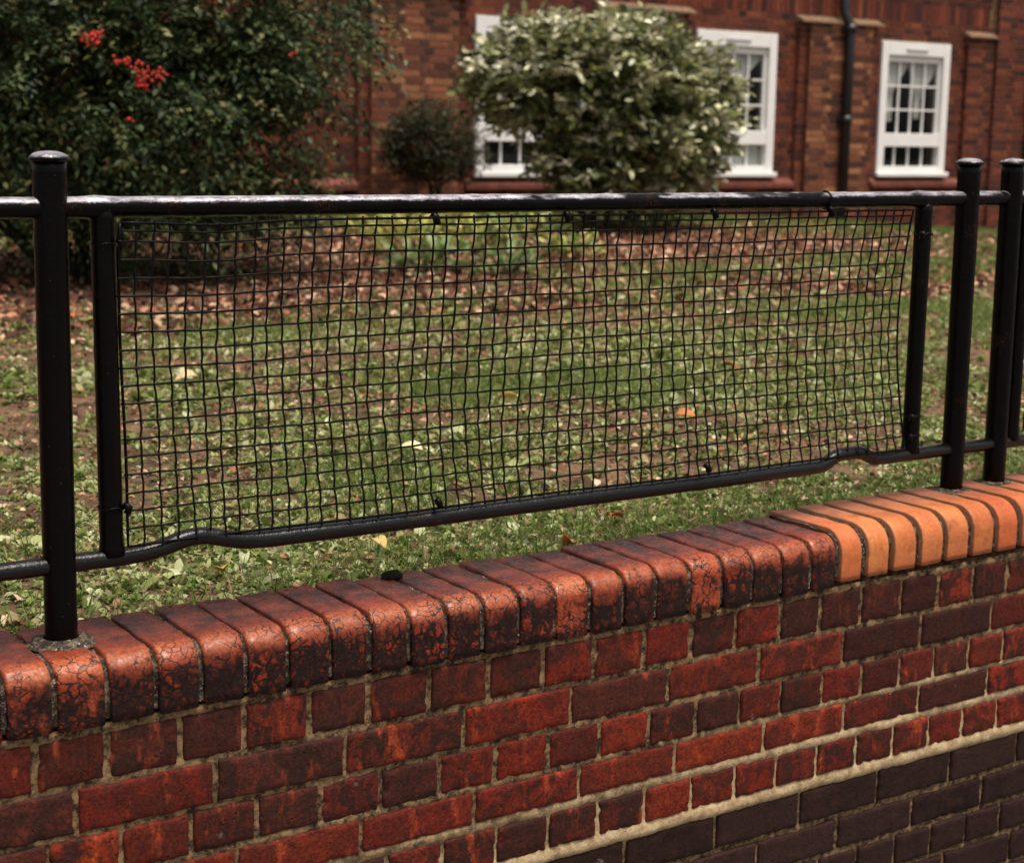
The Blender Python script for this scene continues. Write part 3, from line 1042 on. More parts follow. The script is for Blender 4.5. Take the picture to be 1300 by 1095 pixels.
mb.add([(16.12, WY - .115, 2.10), (16.655, WY - .115, 2.10), (16.655, WY + .005, 2.10), (16.12, WY + .005, 2.10),
        (16.12, WY - .115, 2.118), (16.655, WY - .115, 2.118), (16.655, WY + .005, 2.185), (16.12, WY + .005, 2.185)],
       [[0, 1, 5, 4], [1, 2, 6, 5], [2, 3, 7, 6], [3, 0, 4, 7], [4, 5, 6, 7], [3, 2, 1, 0]])
hp(mb.build('pier_cap', M['cap']))
# parapet coping
mb = MB(); mb.box(BX0, BX1, WY - .16, WY + .35, BZ1 + .001, BZ1 + .09); hp(mb.build('parapet', M['cap']))
# plinth step and tiled sills between the piers
for a, b in ((5.62, 7.28), (8.57, 10.25), (11.54, 13.21), (14.52, 16.14)):
    mb = MB()
    V = [(a, WY - .085, .205), (b, WY - .085, .205), (b, WY + .02, .205), (a, WY + .02, .205),
         (a, WY - .085, .255), (b, WY - .085, .255), (b, WY + .02, .335), (a, WY + .02, .335)]
    mb.add(V, [[0, 1, 5, 4], [1, 2, 6, 5], [2, 3, 7, 6], [3, 0, 4, 7], [4, 5, 6, 7], [3, 2, 1, 0]])
    hp(mb.build('sill', M['sill']))


def window(a, b, curtains, net):
    z0, z1 = WZ0, WZ1
    yf, yb = WY - .035, WY + .085
    st = .115
    head, sash, glass3, trans, low, foot = .165, .078, .880, .165, .245, .12
    mb = MB()
    mb.box(a, a + st, yf, yb, z0, z1); mb.box(b - st, b, yf, yb, z0, z1)
    mb.box(a + st, b - st, yf + .002, yb, z1 - head, z1); mb.box(a + st, b - st, yf + .004, yb, z0, z0 + foot)
    zt0 = z0 + foot + low
    mb.box(a + st, b - st, yf + .003, yb, zt0, zt0 + trans)
    w = hp(mb.build('window', M['white'], None, False, .006))
    def sub(name, m, mat, bev=0):
        o = m.build(name, M[mat], None, False, bev)
        o.parent = w; o.matrix_parent_inverse = house.matrix_basis.copy() @ house.matrix_basis.inverted()
        o.matrix_parent_inverse = Matrix.Identity(4)
        return o
    m = MB(); m.box(a - .03, b + .03, yf - .055, yf - .001, z0 - .012, z0 + .045); sub('sill_board', m, 'white', .01)
    m = MB(); m.box(a + .42, b - .42, yf - .014, yf + .001, z1 - .105, z1 - .075); sub('trickle_vent', m, 'grey', .004)
    zs1 = z1 - head
    gx0, gx1 = a + st, b - st
    # opening sash frame
    m = MB(); m.box(gx0 + .002, gx1 - .002, yf + .050, yf + .10, zs1 - sash, zs1 - .004)
    m.box(gx0 + .002, gx0 + .045, yf + .052, yf + .10, zt0 + trans + .002, zs1 - sash); m.box(gx1 - .045, gx1 - .002, yf + .052, yf + .10, zt0 + trans + .002, zs1 - sash)
    sub('sash', m, 'white', .004)
    px0, px1 = gx0 + .045, gx1 - .045
    gz0, gz1 = zt0 + trans, zs1 - sash
    cw = (px1 - px0) / 4
    for i in range(1, 4):
        m = MB(); m.box(px0 + cw * i - .011, px0 + cw * i + .011, yf + .062, yf + .088, gz0, gz1); sub('glazing_bar', m, 'white')
    for j in range(1, 3):
        zz = gz0 + (gz1 - gz0) * j / 3
        m = MB(); m.box(px0, px1, yf + .060, yf + .090, zz - .011, zz + .011); sub('glazing_bar', m, 'white')
    cw2 = (gx1 - gx0) / 4
    for i in range(1, 4):
        m = MB(); m.box(gx0 + cw2 * i - .012, gx0 + cw2 * i + .012, yf + .062, yf + .088, z0 + foot, zt0); sub('glazing_bar', m, 'white')
    for i in range(4):
        for j in range(3):
            m = MB(); m.box(px0 + cw * i + .001, px0 + cw * (i + 1) - .001, yf + .073, yf + .077, gz0 + (gz1 - gz0) * j / 3 + .001, gz0 + (gz1 - gz0) * (j + 1) / 3 - .001)
            sub('pane', m, 'glass')
        m = MB(); m.box(gx0 + cw2 * i + .001, gx0 + cw2 * (i + 1) - .001, yf + .073, yf + .077, z0 + foot + .001, zt0 - .001); sub('pane', m, 'glass')
    # lace curtains gathered to a waist
    for (xa, xb, xw, zw, ze, ww) in curtains:
        V, F = [], []
        nu, nv = 26, 22
        for j in range(nv + 1):
            t = j / nv
            z = gz1 + .03 - (gz1 + .03 - ze) * t
            tw = (gz1 + .03 - zw) / (gz1 + .03 - ze)
            q = min(1, t / tw)
            q = q * q * (3 - 2 * q)
            la, lb = xa + (xw - ww - xa) * q, xb + (xw + ww - xb) * q
            for i in range(nu + 1):
                u = i / nu
                V.append((la + (lb - la) * u, yf + .125 + .012 * sin(u * 34) * (1 - .6 * q), z))
        for j in range(nv):
            for i in range(nu):
                n = nu + 1
                F.append([j * n + i, j * n + i + 1, (j + 1) * n + i + 1, (j + 1) * n + i])
        m = MB(); m.add(V, F); o = sub('curtain', m, 'lace')
        sm = o.modifiers.new('solid', 'SOLIDIFY'); sm.thickness = .003
    if net:
        m = MB(); V, F = [], []
        n = 60
        for i in range(n + 1):
            x = gx0 + (gx1 - gx0) * i / n
            V += [(x, yf + .118 + .008 * sin(i * 1.3), z0 + foot - .02), (x, yf + .118 + .008 * sin(i * 1.3), zt0 + .03)]
        for i in range(n): F.append([2 * i, 2 * i + 2, 2 * i + 3, 2 * i + 1])
        m.add(V, F); o = sub('curtain', m, 'lace')
        sm = o.modifiers.new('solid', 'SOLIDIFY'); sm.thickness = .003
    # the dark room behind
    m = MB(); x0, x1, y0, y1, r0, r1 = a - .3, b + .3, WY + .31, WY + 1.6, z0 - .4, z1 + .2
    m.add([(x0, y0, r0), (x1, y0, r0), (x1, y1, r0), (x0, y1, r0), (x0, y0, r1), (x1, y0, r1), (x1, y1, r1), (x0, y1, r1)],
          [[1, 2, 6, 5], [2, 3, 7, 6], [3, 0, 4, 7], [4, 5, 6, 7], [3, 2, 1, 0]])
    sub('room', m, 'room')


for (a, b), k in zip(WIN, range(3)):
    if k == 2:      # right-hand window: two gathered curtains
        cur = [(a + .10, a + .60, a + .28, 1.34, 1.02, .06), (a + .60, a + 1.14, a + .78, 1.26, 1.06, .055)]
        net = False
    elif k == 1:    # partly hidden by the shrub
        cur = [(a + .10, a + .98, a + .62, 1.25, .9, .10), (a + .75, a + 1.12, a + .80, 1.45, 1.3, .04)]
        net = True
    else:
        cur = [(a + .10, a + .58, a + .22, 1.3, 1.0, .06)]
        net = False
    window(a, b, cur, net)


def downpipe(x, y, kink=True):
    z1 = 3.2
    if kink: path = [(x, y, BZ0), (x, y, 1.9), (x, y, 2.02), (x + .0, y - .0, 2.10), (x - .012, y + .01, 2.16), (x - .055, y + .055, 2.27), (x - .065, y + .065, 2.34), (x - .065, y + .065, z1)]
    else: path = [(x, y, BZ0), (x, y, z1)]
    v, f = tube(path, .058, 14)
    p = hp(obj('downpipe', mesh_from('downpipe', v, f, True), M['pipe']))
    for zz in ((2.10, 1.02) if kink else (1.3,)):
        v, f = tube([(x, y, zz - .05), (x, y, zz + .05)], .070, 14)
        o = obj('pipe_collar', mesh_from('pipe_collar', v, f, True), M['pipe']); o.parent = p
        m = MB(); m.box(x - .10, x + .10, y + .03, y + .06, zz - .03, zz + .03)
        o = m.build('bracket', M['pipe']); o.parent = p


downpipe(13.93, WY - .185)
downpipe(17.33, WY - .17, False)


# ------------------------------------------------------------------ foliage tools
def leaf_template(L, W, fold=.18, bend=.15, seg=2):
    """leaf along +X lying in XY"""
    V = [(0, 0, 0)]
    xsx = {2: ((.30, .46), (.66, .43)), 3: ((.2, .38), (.45, .5), (.75, .36))}[seg]
    for t, w in xsx:
        z = -bend * L * t * t
        V += [(L * t, W * w, z + fold * W * w), (L * t, 0, z), (L * t, -W * w, z + fold * W * w)]
    V.append((L, 0, -bend * L))
    F = [(0, 2, 1, 1), (0, 3, 2, 2)]
    for k in range(len(xsx) - 1):
        a = 1 + 3 * k; b = a + 3
        F += [(a, a + 1, b + 1, b), (a + 1, a + 2, b + 2, b + 1)]
    a = 1 + 3 * (len(xsx) - 1); tip = len(V) - 1
    F += [(a, a + 1, tip, tip), (a + 1, a + 2, tip, tip)]
    tri = []
    for q in F:
        q = list(dict.fromkeys(q))
        tri.append((q[0], q[1], q[2]))
        if len(q) == 4: tri.append((q[0], q[2], q[3]))
    return np.array(V, dtype=float), np.array(tri)


def leaf_simple(W, fold=.2, bend=.15):
    V = np.array([(0, 0, 0), (.45, W / 2, fold * W / 2 - bend * .2), (.5, 0, -bend * .25), (.45, -W / 2, fold * W / 2 - bend * .2), (1, 0, -bend)], dtype=float)
    return V, np.array([(0, 2, 1), (0, 3, 2), (1, 2, 4), (2, 3, 4)])


def frames(dirs, roll):
    """rotation matrices whose X column is dirs and whose Z leans upward, rolled by roll"""
    d = dirs / (np.linalg.norm(dirs, axis=1)[:, None] + 1e-9)
    up = np.tile(np.array([0, 0, 1.0]), (len(d), 1))
    bad = np.abs(d[:, 2]) > .97
    up[bad] = (1, 0, 0)
    yv = np.cross(up, d); yv /= np.linalg.norm(yv, axis=1)[:, None] + 1e-9
    zv = np.cross(d, yv)
    c, s = np.cos(roll)[:, None], np.sin(roll)[:, None]
    y2 = yv * c + zv * s
    z2 = -yv * s + zv * c
    return np.stack([d, y2, z2], axis=2)


def place(tv, tf, pos, rot, scale, col):
    n, m = len(pos), len(tv)
    V = np.einsum('nij,mj->nmi', rot, tv) * scale[:, None, None] + pos[:, None, :]
    F = tf[None, :, :] + (np.arange(n) * m)[:, None, None]
    C = np.repeat(col, m, axis=0)
    return V.reshape(-1, 3), F.reshape(-1, 3), C


def join(parts):
    V, F, C, n = [], [], [], 0
    for v, f, c in parts:
        V.append(v); F.append(f + n); C.append(c); n += len(v)
    return np.concatenate(V), np.concatenate(F), np.concatenate(C)


def pick(pal, n, var=.25):
    pal = np.array(pal, dtype=float)
    c = pal[rng.integers(0, len(pal), n)]
    return c * rng.uniform(1 - var, 1 + var, (n, 1))


# ------------------------------------------------------------------ lawn
def bed_mask(x, y):
    """1 where bare leaf-strewn soil lies under and before the shrubs"""
    n = vnoise(x * 1.7, y * 1.7, 51) - .5
    m1 = np.clip(1.35 - np.hypot((x - 2.35) / 2.3, (y - 6.7) / 2.15) + n * .5, 0, 1)
    m2 = np.clip(1.45 - np.hypot((x - 6.0) / 3.6, (y - 8.0) / 1.55) + n * .5, 0, 1)
    return np.clip(np.maximum(m1, m2) * 2.2, 0, 1)


def bare(x, y):
    return np.clip((vnoise(x * 2.3, y * 2.3, 61) * .6 + vnoise(x * 8, y * 8, 62) * .4 - .47) * 6, 0, 1)


def spots(n, y0, y1, x0=-3, x1=19):
    P = np.empty((0, 3))
    while len(P) < n:
        k = n * 3
        y = rng.uniform(y0, y1, k); x = rng.uniform(x0, x1, k)
        q = np.stack([x, y, ground_z(x, y)], 1)
        P = np.concatenate([P, q[in_view(q)]])
    return P[:n]


def rosettes(n, y0, y1, size, x1):
    P = spots(int(n), y0, y1, -2.5, x1)
    keep = rng.random(len(P)) > np.maximum(bed_mask(P[:, 0], P[:, 1]) * .97, bare(P[:, 0], P[:, 1]) * .84)
    P = P[keep]
    parts = []
    lt = [leaf_template(1, .62, .25, .25), leaf_template(1, .42, .2, .3), leaf_template(1, .8, .3, .15)]
    nl = 7
    kind = rng.integers(0, 3, len(P))
    tint = pick([(.195, .225, .065), (.105, .130, .030), (.285, .310, .125), (.140, .170, .045), (.42, .43, .24), (.30, .25, .12)], len(P), .25)
    for k in range(3):
        Q = P[kind == k]
        if not len(Q): continue
        T = np.repeat(tint[kind == k], nl, axis=0) * rng.uniform(.75, 1.3, (len(Q) * nl, 1))
        base = np.repeat(Q, nl, axis=0)
        az = rng.uniform(0, 2 * pi, len(base)); el = rng.uniform(.05, 1.1, len(base))
        d = np.stack([np.cos(az) * np.cos(el), np.sin(az) * np.cos(el), np.sin(el)], 1)
        base = base + np.stack([rng.normal(0, .35, len(base)), rng.normal(0, .35, len(base)), np.abs(rng.normal(0, .12, len(base)))], 1) * size
        sc = size * rng.uniform(.5, 1.25, len(base)) * (1.25 if k == 1 else 1)
        parts.append(place(*lt[k], base, frames(d, rng.normal(0, .5, len(base))), sc, T))
    return parts


parts = rosettes(20000, .23, 2.2, .0150, 4.2) + rosettes(900, .25, 3.2, .030, 5) + rosettes(19000, 2.2, 5.0, .019, 8) + rosettes(1000, 2.2, 6.0, .038, 9) + rosettes(9500, 5.0, 12.4, .032, 17)
V, F, C = join(parts)
o = obj('weeds', mesh_from('weeds', V, F, False, C), M['lawn'])
tag(o, 'low clover and broad-leaved weeds covering the lawn behind the railing', 'weeds', kind='stuff')


def grass(n, y0, y1, h, x1, width):
    P = spots(int(n), y0, y1, -2.5, x1)
    g = vnoise(P[:, 0] * .9 + 3, P[:, 1] * .9, 71)
    lush = np.clip((g - .50) * 4, .14, 1)
    lush = np.maximum(lush, np.clip((.66 - P[:, 1]) * 3.5, 0, .9) * np.clip((P[:, 0] + .2) / 1.6, .25, 1))
    right = np.clip((P[:, 0] - .85 * P[:, 1] - 2.9) / 1.2, 0, 1)
    far = np.clip((P[:, 1] - 9.6) / .8, 0, 1)
    lush = np.clip(np.maximum(lush, np.maximum(right * .8, far)), 0, 1)
    bm = bed_mask(P[:, 0], P[:, 1]) * (1 - far)
    keep = (rng.random(len(P)) < lush) & (rng.random(len(P)) > np.maximum(bm * .98, bare(P[:, 0], P[:, 1]) * (1 - right) * (1 - far) * .8))
    P = P[keep]
    n = len(P)
    az = rng.uniform(0, 2 * pi, n)
    el = rng.uniform(.6, 1.5, n)
    d = np.stack([np.cos(az) * np.cos(el), np.sin(az) * np.cos(el), np.sin(el)], 1)
    tv = np.array([(0, -.5 * width, 0), (0, .5 * width, 0), (.55, .38 * width, .05), (.55, -.38 * width, .05), (1, 0, -.12)])
    tf = np.array([(0, 1, 2), (0, 2, 3), (3, 2, 4)])
    col = pick([(.100, .190, .030), (.130, .225, .042), (.070, .140, .022), (.20, .255, .075), (.30, .235, .11)], n, .2)
    return place(tv, tf, P, frames(d, rng.uniform(0, 6.28, n)), h * rng.uniform(.5, 1.3, n), col)


V, F, C = join([grass(90000, .225, 2.4, .045, 4.2, .05), grass(75000, 2.4, 5.5, .05, 9, .075), grass(60000, 5.5, 12.5, .065, 17.5, .14)])
o = obj('grass', mesh_from('grass', V, F, False, C), M['grass'])
tag(o, 'short green grass growing between the weeds up to the house', 'grass', kind='stuff')

# leaf litter, thick under the shrubs and thin over the lawn
P = np.concatenate([spots(26000, .3, 5.0, -2, 8), spots(42000, 4.0, 11.0, -1, 12)])
dens = np.clip(bed_mask(P[:, 0], P[:, 1]) * (1 - .97 * np.clip((P[:, 1] - 9.6) / .8, 0, 1)) + .24 + bare(P[:, 0], P[:, 1]) * .75, 0, 1)
P = P[rng.random(len(P)) < dens]
P[:, 2] += rng.uniform(.002, .02, len(P))
az = rng.uniform(0, 2 * pi, len(P)); el = rng.normal(0, .35, len(P))
d = np.stack([np.cos(az) * np.cos(el), np.sin(az) * np.cos(el), np.sin(el)], 1)
lv = leaf_template(1, .6, .5, .3)
V, F, C = place(*lv, P, frames(d, rng.normal(0, .6, len(P))), np.where(P[:, 1] < 4, .016, .044) * rng.uniform(.35, 1.5, len(P)),
                pick([(.24, .10, .058), (.10, .040, .026), (.40, .20, .12), (.050, .024, .018), (.28, .105, .06), (.60, .40, .27), (.035, .018, .014), (.13, .055, .036)], len(P), .25))
o = obj('leaf_litter', mesh_from('leaf_litter', V, F, False, C), M['litter'])
tag(o, 'brown and pinkish dead leaves strewn over the soil below the shrubs', 'leaf litter', kind='stuff')


def ray_ground(px, py, dz=.0):
    d = _f * FPX + _r * (px - 650) - _u * (py - 547.5)
    z = -.05
    for _ in range(12):
        t = (z - CAM[2]) / d[2]
        p = CAM + d * t
        z = float(ground_z(p[0], p[1])) + dz
    return p


FALL = [(727, 688, .034, (.50, .13, .035), 'curled orange leaf lying against the back of the coping'),
        (283, 721, .030, (.62, .42, .10), 'yellow leaf on the grass below the bent bottom rail, left part'),
        (296, 600, .034, (.36, .15, .06), 'reddish brown leaf behind the lower left of the mesh'),
        (537, 571, .040, (.72, .62, .34), 'pale cream leaf behind the lower middle of the mesh'),
        (757, 617, .036, (.66, .52, .36), 'pale tan leaf just above the bottom rail, middle'),
        (857, 526, .036, (.50, .19, .07), 'orange brown leaf behind the right half of the mesh'),
        (94, 402, .075, (.55, .17, .06), 'large orange leaf between the left post and the upright'),
        (250, 476, .045, (.62, .46, .26), 'cream leaf behind the left part of the mesh'),
        (474, 683, .028, (.58, .43, .16), 'yellow leaf under the bottom rail left of the middle strap'),
        (418, 561, .036, (.50, .34, .20), 'tan leaf behind the mesh between the left brown and pale cream leaves'),
        (925, 397, .055, (.72, .64, .52), 'whitish leaf on the lawn high behind the right half of the mesh'),
        (775, 654, .024, (.42, .10, .04), 'small red brown leaf between the bottom rail and the coping'),
        (660, 505, .045, (.75, .60, .18), 'bright yellow leaf behind the centre of the mesh'),
        (935, 468, .038, (.40, .13, .05), 'dark orange leaf behind the mesh right of the orange brown leaf')]
for px, py, sz, c, lab in FALL:
    p = ray_ground(px, py, .034)
    tv, tf = leaf_template(1, .62, .55, .35, 3)
    o = obj('fallen_leaf', mesh_from('fallen_leaf', tv * sz * 1.7, tf, True, np.tile(np.array(c), (len(tv), 1))), M['litter'], None, tuple(p),
            (random.uniform(-.5, .5), random.uniform(-.6, .1), random.uniform(0, 6.28)))
    sm = o.modifiers.new('solid', 'SOLIDIFY'); sm.thickness = .0008
    tag(o, lab, 'leaf', 'fallen leaves on the lawn')

# dark moss clump on the coping's rear edge
V, F = [], []
for i in range(9):
    for k in range(18):
        th, ph = pi / 2 * i / 8, 2 * pi * k / 18
        w = 1 + .25 * mnoise.noise(Vector((cos(ph) * 2, sin(ph) * 2, i * .5)))
        V.append((.022 * cos(th) * cos(ph) * w, .015 * cos(th) * sin(ph) * w, .012 * sin(th) * w))
for i in range(8):
    for k in range(18): F.append([i * 18 + k, i * 18 + (k + 1) % 18, (i + 1) * 18 + (k + 1) % 18, (i + 1) * 18 + k])
o = obj('moss_clump', mesh_from('moss_clump', V, F, True), M['moss'], None, (.742, .188, -.001), (0, 0, .1))
tag(o, 'small dark moss clump on the rear edge of the coping', 'moss')


# ------------------------------------------------------------------ shrubs
def surface_points(lobes, n, shell=.35):
    """points through the outer volume of a union of ellipsoids, plus the outward direction"""
    lobes = np.array(lobes, dtype=float)
    wgt = lobes[:, 3] * lobes[:, 4] * lobes[:, 5]
    out_p, out_d = [], []
    tot = 0
    while tot < n:
        k = rng.choice(len(lobes), n, p=wgt / wgt.sum())
        d = rng.normal(size=(n, 3)); d /= np.linalg.norm(d, axis=1)[:, None]
        r = 1 - shell * rng.random(n) ** 1.4
        r *= 1 + .20 * (vnoise(d[:, 0] * 3.2 + k * 9, d[:, 2] * 3.2 + d[:, 1] * 2.6, 81) - .5) * 2
        p = lobes[k, :3] + d * lobes[k, 3:6] * r[:, None]
        q = (p[:, None, :] - lobes[None, :, :3]) / lobes[None, :, 3:6]
        dist = np.linalg.norm(q, axis=2)
        inside = (dist < 1 - shell * 1.05).any(axis=1)
        gap = vnoise(p[:, 0] * 3.4 + p[:, 1] * 2.0, p[:, 2] * 4.4 + p[:, 1] * 1.2, 83) * .7 + vnoise(p[:, 0] * 8 + p[:, 1] * 5, p[:, 2] * 9, 84) * .3
        inside |= rng.random(len(p)) > np.clip((gap - .33) * 5, .05, 1)
        p, d = p[~inside], d[~inside]
        out_p.append(p); out_d.append(d); tot += len(p)
    return np.concatenate(out_p)[:n], np.concatenate(out_d)[:n]


def sprays(lobes, ntwig, nleaf, tl, droop, shell, leafs, size, pal, up=.3, var=.3, var2=.25):
    p, d = surface_points(lobes, ntwig, shell)
    a = d * np.array([1, 1, .7]) + rng.normal(0, .45, d.shape) + np.array([0, 0, up])
    a /= np.linalg.norm(a, axis=1)[:, None]
    L = tl * rng.uniform(.5, 1.4, ntwig)
    t = np.tile(np.linspace(.05, 1, nleaf), ntwig)
    P0 = np.repeat(p, nleaf, axis=0); A = np.repeat(a, nleaf, axis=0); LL = np.repeat(L, nleaf)
    pos = P0 + A * (LL * (t - .6))[:, None]
    pos[:, 2] -= droop * LL * t * t
    side = np.cross(A, np.array([0, 0, 1.0])); side /= np.linalg.norm(side, axis=1)[:, None] + 1e-6
    sg = np.tile(np.where(np.arange(nleaf) % 2, 1, -1), ntwig)
    dirs = A * .6 + side * (sg * rng.uniform(.4, 1.1, len(pos)))[:, None] + rng.normal(0, .35, pos.shape)
    dirs[:, 2] -= droop * .6
    tint = np.repeat(pick(pal, ntwig, var), nleaf, axis=0) * rng.uniform(1 - var2, 1 + var2, (len(pos), 1))
    rot = frames(dirs, rng.normal(0, .45, len(pos)))
    sc = size * rng.uniform(.6, 1.25, len(pos))
    kinds = rng.integers(0, len(leafs), len(pos))
    return pos, rot, sc, tint, kinds


def shrub(name, label, base, lobes, spec, leaf_mat, nsep, stems, group='shrubs in front of the house'):
    root = empty(name, base)
    tag(root, label, 'shrub', group)
    inv = Matrix.Translation((-base[0], -base[1], -base[2]))
    pos, rot, sc, tint, kinds = sprays(lobes, **spec)
    ok = pos[:, 2] > ground_z(pos[:, 0], pos[:, 1]) + .03
    pos, rot, sc, tint, kinds = pos[ok], rot[ok], sc[ok], tint[ok], kinds[ok]
    # the leaves that show largest: nearest the street, in view
    score = -(pos - CAM) @ _f + rng.normal(0, .12, len(pos)) - 9 * (~in_view(pos, -5, -5)) - 9 * (pos[:, 2] < .5)
    order = np.argsort(-score)
    near = order[:nsep]; rest = order[nsep:]
    parts = []
    for k, (tv, tf) in enumerate(spec['leafs']):
        m = rest[kinds[rest] == k]
        parts.append(place(tv, tf, pos[m], rot[m], sc[m], tint[m]))
    V, F, C = join(parts)
    o = obj('foliage', mesh_from('foliage', V, F, False, C), leaf_mat); o.parent = root; o.matrix_parent_inverse = inv; o['kind'] = 'stuff'
    if nsep:
        tones = [pick([c], 1, .1)[0] for c in spec['pal']]
        meshes = [[mesh_from('leaf', tv, tf, False, np.tile(np.array(c), (len(tv), 1))) for c in tones] for tv, tf in spec['leafs']]
        for row in meshes:
            for me in row: me.materials.append(leaf_mat)
        for q in near:
            ti = int(np.argmin([np.abs(tint[q] - c).sum() for c in tones]))
            o = bpy.data.objects.new('leaf', meshes[kinds[q]][ti]); COL.objects.link(o)
            o.parent = root; o.matrix_parent_inverse = inv
            R = Matrix([list(r_) for r_ in rot[q]]).to_4x4()
            o.matrix_basis = Matrix.Translation(tuple(pos[q])) @ R @ Matrix.Scale(float(sc[q]), 4)
    for (bx, by, tx, ty, tz, r0) in stems:
        n = 12
        b0 = np.array([bx, by, float(ground_z(bx, by)) - .03]); b1 = np.array([tx, ty, tz])
        path = []
        for k in range(n + 1):
            t = k / n
            q = b0 + (b1 - b0) * np.array([t ** 1.3, t ** 1.3, t])
            q[0] += .03 * sin(5 * t + bx * 9); q[1] += .03 * cos(4 * t + by * 7)
            path.append(q)
        v, f = tube(path, [r0 * (1 - .75 * k / n) for k in range(n + 1)], 8)
        o = obj('stem', mesh_from('stem', v, f, True), M['bark']); o.parent = root; o.matrix_parent_inverse = inv
        for w in range(5):
            t = random.uniform(.45, .95); q = np.array(path[int(t * n)])
            e = q + np.array([random.uniform(-.45, .45), random.uniform(-.45, .45), random.uniform(.15, .5)])
            vv, ff = tube([q, (q + e) / 2 + np.array([0, 0, .04]), e], [r0 * .4, r0 * .25, r0 * .1], 6)
            s_ = obj('branch', mesh_from('branch', vv, ff, True), M['bark']); s_.parent = o
    return root


# big pale-leaved evergreen before the windows
lob = [(7.45, 9.7, 1.36, .55, .8, .46), (8.05, 9.5, 1.32, .72, .95, .55), (8.65, 9.55, 1.14, .70, .85, .56), (9.0, 9.6, .98, .42, .65, .50), (7.25, 9.7, 1.10, .36, .5, .34),
       (7.68, 9.3, .56, .40, .5, .32), (8.45, 9.45, .68, .68, .7, .50), (8.1, 9.4, .90, .75, .8, .5)]
shrub('evergreen_shrub', 'broad rounded evergreen with pale glossy leaves in front of the windows', (8.15, 9.6, -.08), lob,
      dict(ntwig=4300, nleaf=8, tl=.20, droop=.15, shell=.5, size=.088, up=.35,
           leafs=[leaf_template(1, .50, .2, .2), leaf_template(1, .60, .15, .1)],
           pal=[(.15, .17, .05), (.22, .225, .085), (.085, .105, .032), (.44, .43, .24), (.66, .63, .45), (.05, .066, .022), (.34, .34, .17), (.52, .50, .32)]),
      M['shrub'], 260,
      [(8.0, 9.6, 7.5, 9.6, 1.3, .035), (8.1, 9.65, 8.0, 9.5, 1.4, .04), (8.2, 9.6, 8.6, 9.6, 1.2, .035), (8.3, 9.55, 9.1, 9.5, 1.0, .03), (7.95, 9.55, 7.3, 9.4, .8, .025)])
# berry bush that fills the left
lob = [(2.35, 7.0, 1.35, 1.55, 1.45, .95), (1.2, 7.2, 1.35, 1.2, 1.3, .9), (3.15, 6.9, 1.55, 1.05, 1.2, .85), (2.5, 6.5, .85, 1.05, .95, .65), (3.10, 6.55, .66, .76, .7, .60), (0.2, 7.4, 1.25, 1.1, 1.2, .85), (2.75, 6.45, .38, .80, .65, .40), (3.25, 6.6, 1.15, .60, .7, .60)]
berry = shrub('berry_bush', 'large dark small-leaved bush with red berry clusters on the left', (2.5, 6.9, -.06), lob,
              dict(ntwig=17000, nleaf=12, tl=.38, droop=.35, shell=.62, size=.048, up=.15,
                   leafs=[leaf_simple(.42), leaf_simple(.52)],
                   pal=[(.022, .040, .014), (.030, .052, .017), (.045, .070, .024), (.017, .030, .012), (.085, .105, .042), (.15, .145, .055)]),
              M['small_leaf'], 240,
              [(2.4, 6.8, 1.7, 7.0, 1.5, .045), (2.5, 6.9, 2.6, 6.9, 1.7, .05), (2.65, 6.85, 3.2, 6.8, 1.6, .04), (2.55, 6.75, 2.9, 6.4, 1.0, .03), (2.3, 6.95, .7, 7.2, 1.4, .04)])


def cast(px, py, Y):
    d = _f * FPX + _r * (px - 650) - _u * (py - 547.5)
    return CAM + d * (Y - CAM[1]) / d[1]


inv = Matrix.Translation((-2.5, -6.9, .06))
ico = bmesh.new(); bmesh.ops.create_icosphere(ico, subdivisions=1, radius=1.0)
iv = np.array([v.co[:] for v in ico.verts]); itf = np.array([[v.index for v in f.verts] for f in ico.faces]); ico.free()
for px, py, n, sp in ((113, 48, 26, .05), (126, 44, 10, .03), (150, 77, 12, .035), (165, 80, 9, .03), (187, 97, 28, .055), (181, 108, 12, .03), (372, 70, 4, .03), (166, 153, 3, .02), (204, 94, 6, .02)):
    c = cast(px, py, 5.55)
    q = c + rng.normal(0, sp * .55, (n, 3)) * np.array([1.3, .6, .7])
    V, F, C = place(iv, itf, q, np.tile(np.eye(3), (n, 1, 1)), rng.uniform(.0075, .011, n), np.ones((n, 3)))
    o = obj('berry_cluster', mesh_from('berry_cluster', V, F, True), M['berry']); o.parent = berry; o.matrix_parent_inverse = inv; o['kind'] = 'stuff'
# small clipped bush by the house
lob = [(7.78, 12.0, .72, .50, .42, .40), (7.55, 12.0, .62, .34, .34, .30), (8.05, 12.0, .60, .34, .34, .30)]
shrub('clipped_bush', 'small dark rounded bush on a short stem against the brick house', (7.8, 12.0, -.06), lob,
      dict(ntwig=2200, nleaf=10, tl=.12, droop=.05, shell=.6, size=.036, up=.3,
           leafs=[leaf_simple(.48)], pal=[(.045, .05, .025), (.06, .06, .028), (.032, .038, .02), (.075, .06, .03)]),
      M['small_leaf'], 0, [(7.8, 12.0, 7.7, 12.0, .7, .03), (7.84, 12.02, 8.0, 12.0, .6, .025), (7.78, 11.98, 7.85, 11.95, .8, .02)])


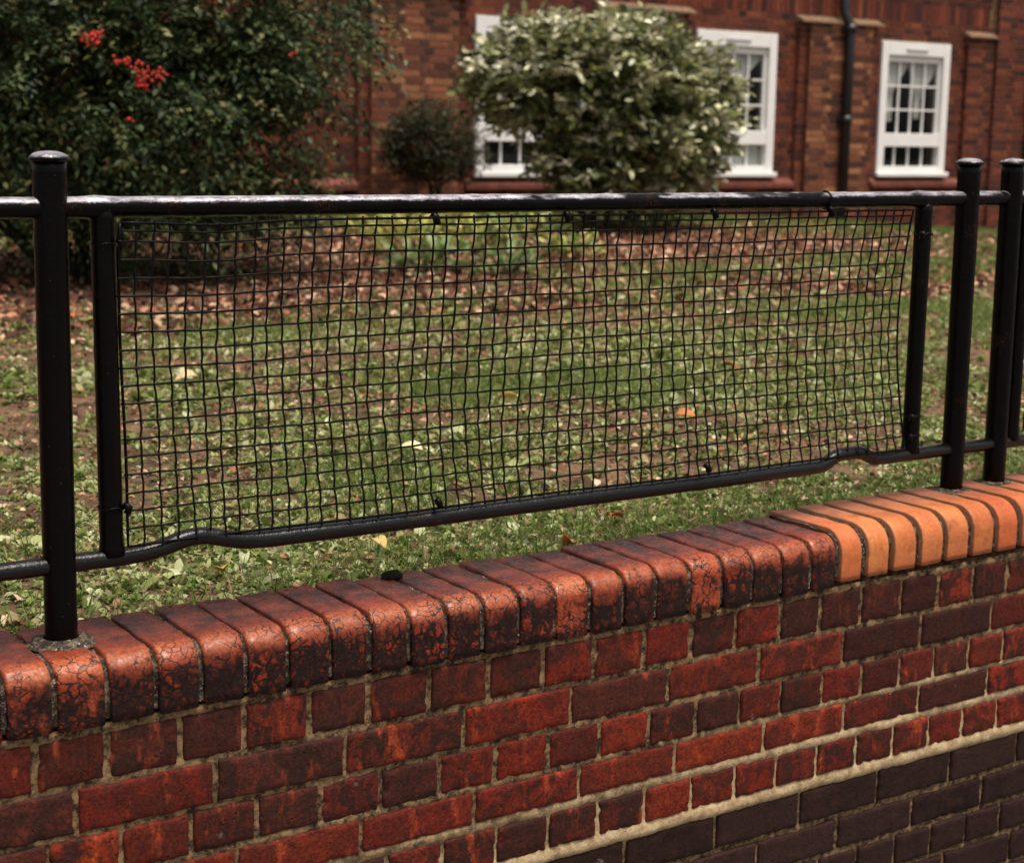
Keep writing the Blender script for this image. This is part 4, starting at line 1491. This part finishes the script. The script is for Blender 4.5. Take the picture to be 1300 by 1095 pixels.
# low plants in the bed
def bed_plant(px, py, w, h, pal, label, nl=60, lw=.4, lf=.10):
    nl = int(nl * 2.4); w *= 1.35; h *= 1.35
    p = ray_ground(px, py)
    az = rng.uniform(0, 2 * pi, nl); el = rng.uniform(.2, 1.35, nl); rr_ = w * np.sqrt(rng.random(nl))
    pos = np.stack([rr_ * np.cos(az) * .9, rr_ * np.sin(az) * .6, h * rng.random(nl) * .8 + .01], 1)
    az2 = az + rng.normal(0, .7, nl)
    d = np.stack([np.cos(az2) * np.cos(el), np.sin(az2) * np.cos(el), np.sin(el)], 1)
    V, F, C = place(*leaf_template(1, lw, .25, .35, 3), pos, frames(d, rng.normal(0, .4, nl)), lf * rng.uniform(.6, 1.3, nl), pick(pal, nl, .25))
    root = empty('bed_plant', tuple(p)); tag(root, label, 'plant', 'low plants in the shrub bed')
    obj('foliage', mesh_from('foliage', V, F, False, C), M['bedleaf'], root)
    mb = MB()
    for k in range(7):
        a = random.uniform(0, 6.28)
        mb.tube([(0, 0, -.02), (.4 * w * cos(a), .3 * w * sin(a), h * .4), (.7 * w * cos(a), .5 * w * sin(a), h * .75)], [.006, .005, .003], 5)
    mb.build('stem', M['bark'], root, True)


YG = [(.44, .42, .10), (.34, .35, .09), (.22, .26, .06), (.54, .48, .17)]
GR = [(.12, .19, .055), (.17, .24, .075), (.22, .27, .11)]
bed_plant(500, 305, .30, .22, YG, 'yellow-green low plant, leftmost in the bed under the top rail', 70)
bed_plant(560, 300, .34, .24, YG, 'yellow-green low plant in the bed right of the leftmost one', 80)
bed_plant(600, 322, .30, .20, GR + YG, 'green low plant in front of the two yellow-green ones', 70)
bed_plant(545, 348, .22, .14, GR, 'small green plant nearest the lawn in the bed, left half', 50)
bed_plant(660, 312, .28, .20, YG + GR, 'mixed green plant below the pale-leaved evergreen stems', 60)
bed_plant(775, 290, .40, .26, YG + GR, 'bushy yellow-green plant below the evergreen, middle of the mesh top', 90)
bed_plant(840, 292, .36, .22, GR, 'green leafy plant right of the bushy yellow-green one', 80)
bed_plant(590, 262, .30, .42, [(.16, .21, .10), (.22, .27, .14)], 'pale broad-leaved plant at the foot of the clipped bush', 40, .6, .16)
bed_plant(262, 348, .10, .24, [(.16, .18, .08)], 'spindly pale green stem plant under the berry bush', 14, .3, .10)
bed_plant(525, 322, .26, .20, YG, 'yellow-green low plant just in front of the leftmost one in the bed', 60)
bed_plant(625, 298, .30, .20, YG, 'pale yellow-green plant behind the green one in the bed', 70)
bed_plant(725, 330, .18, .12, YG + GR, 'small yellowish plant at the front of the bed, right of centre', 40)
bed_plant(645, 350, .16, .12, GR, 'small tuft of green leaves at the front of the bed, centre', 30)
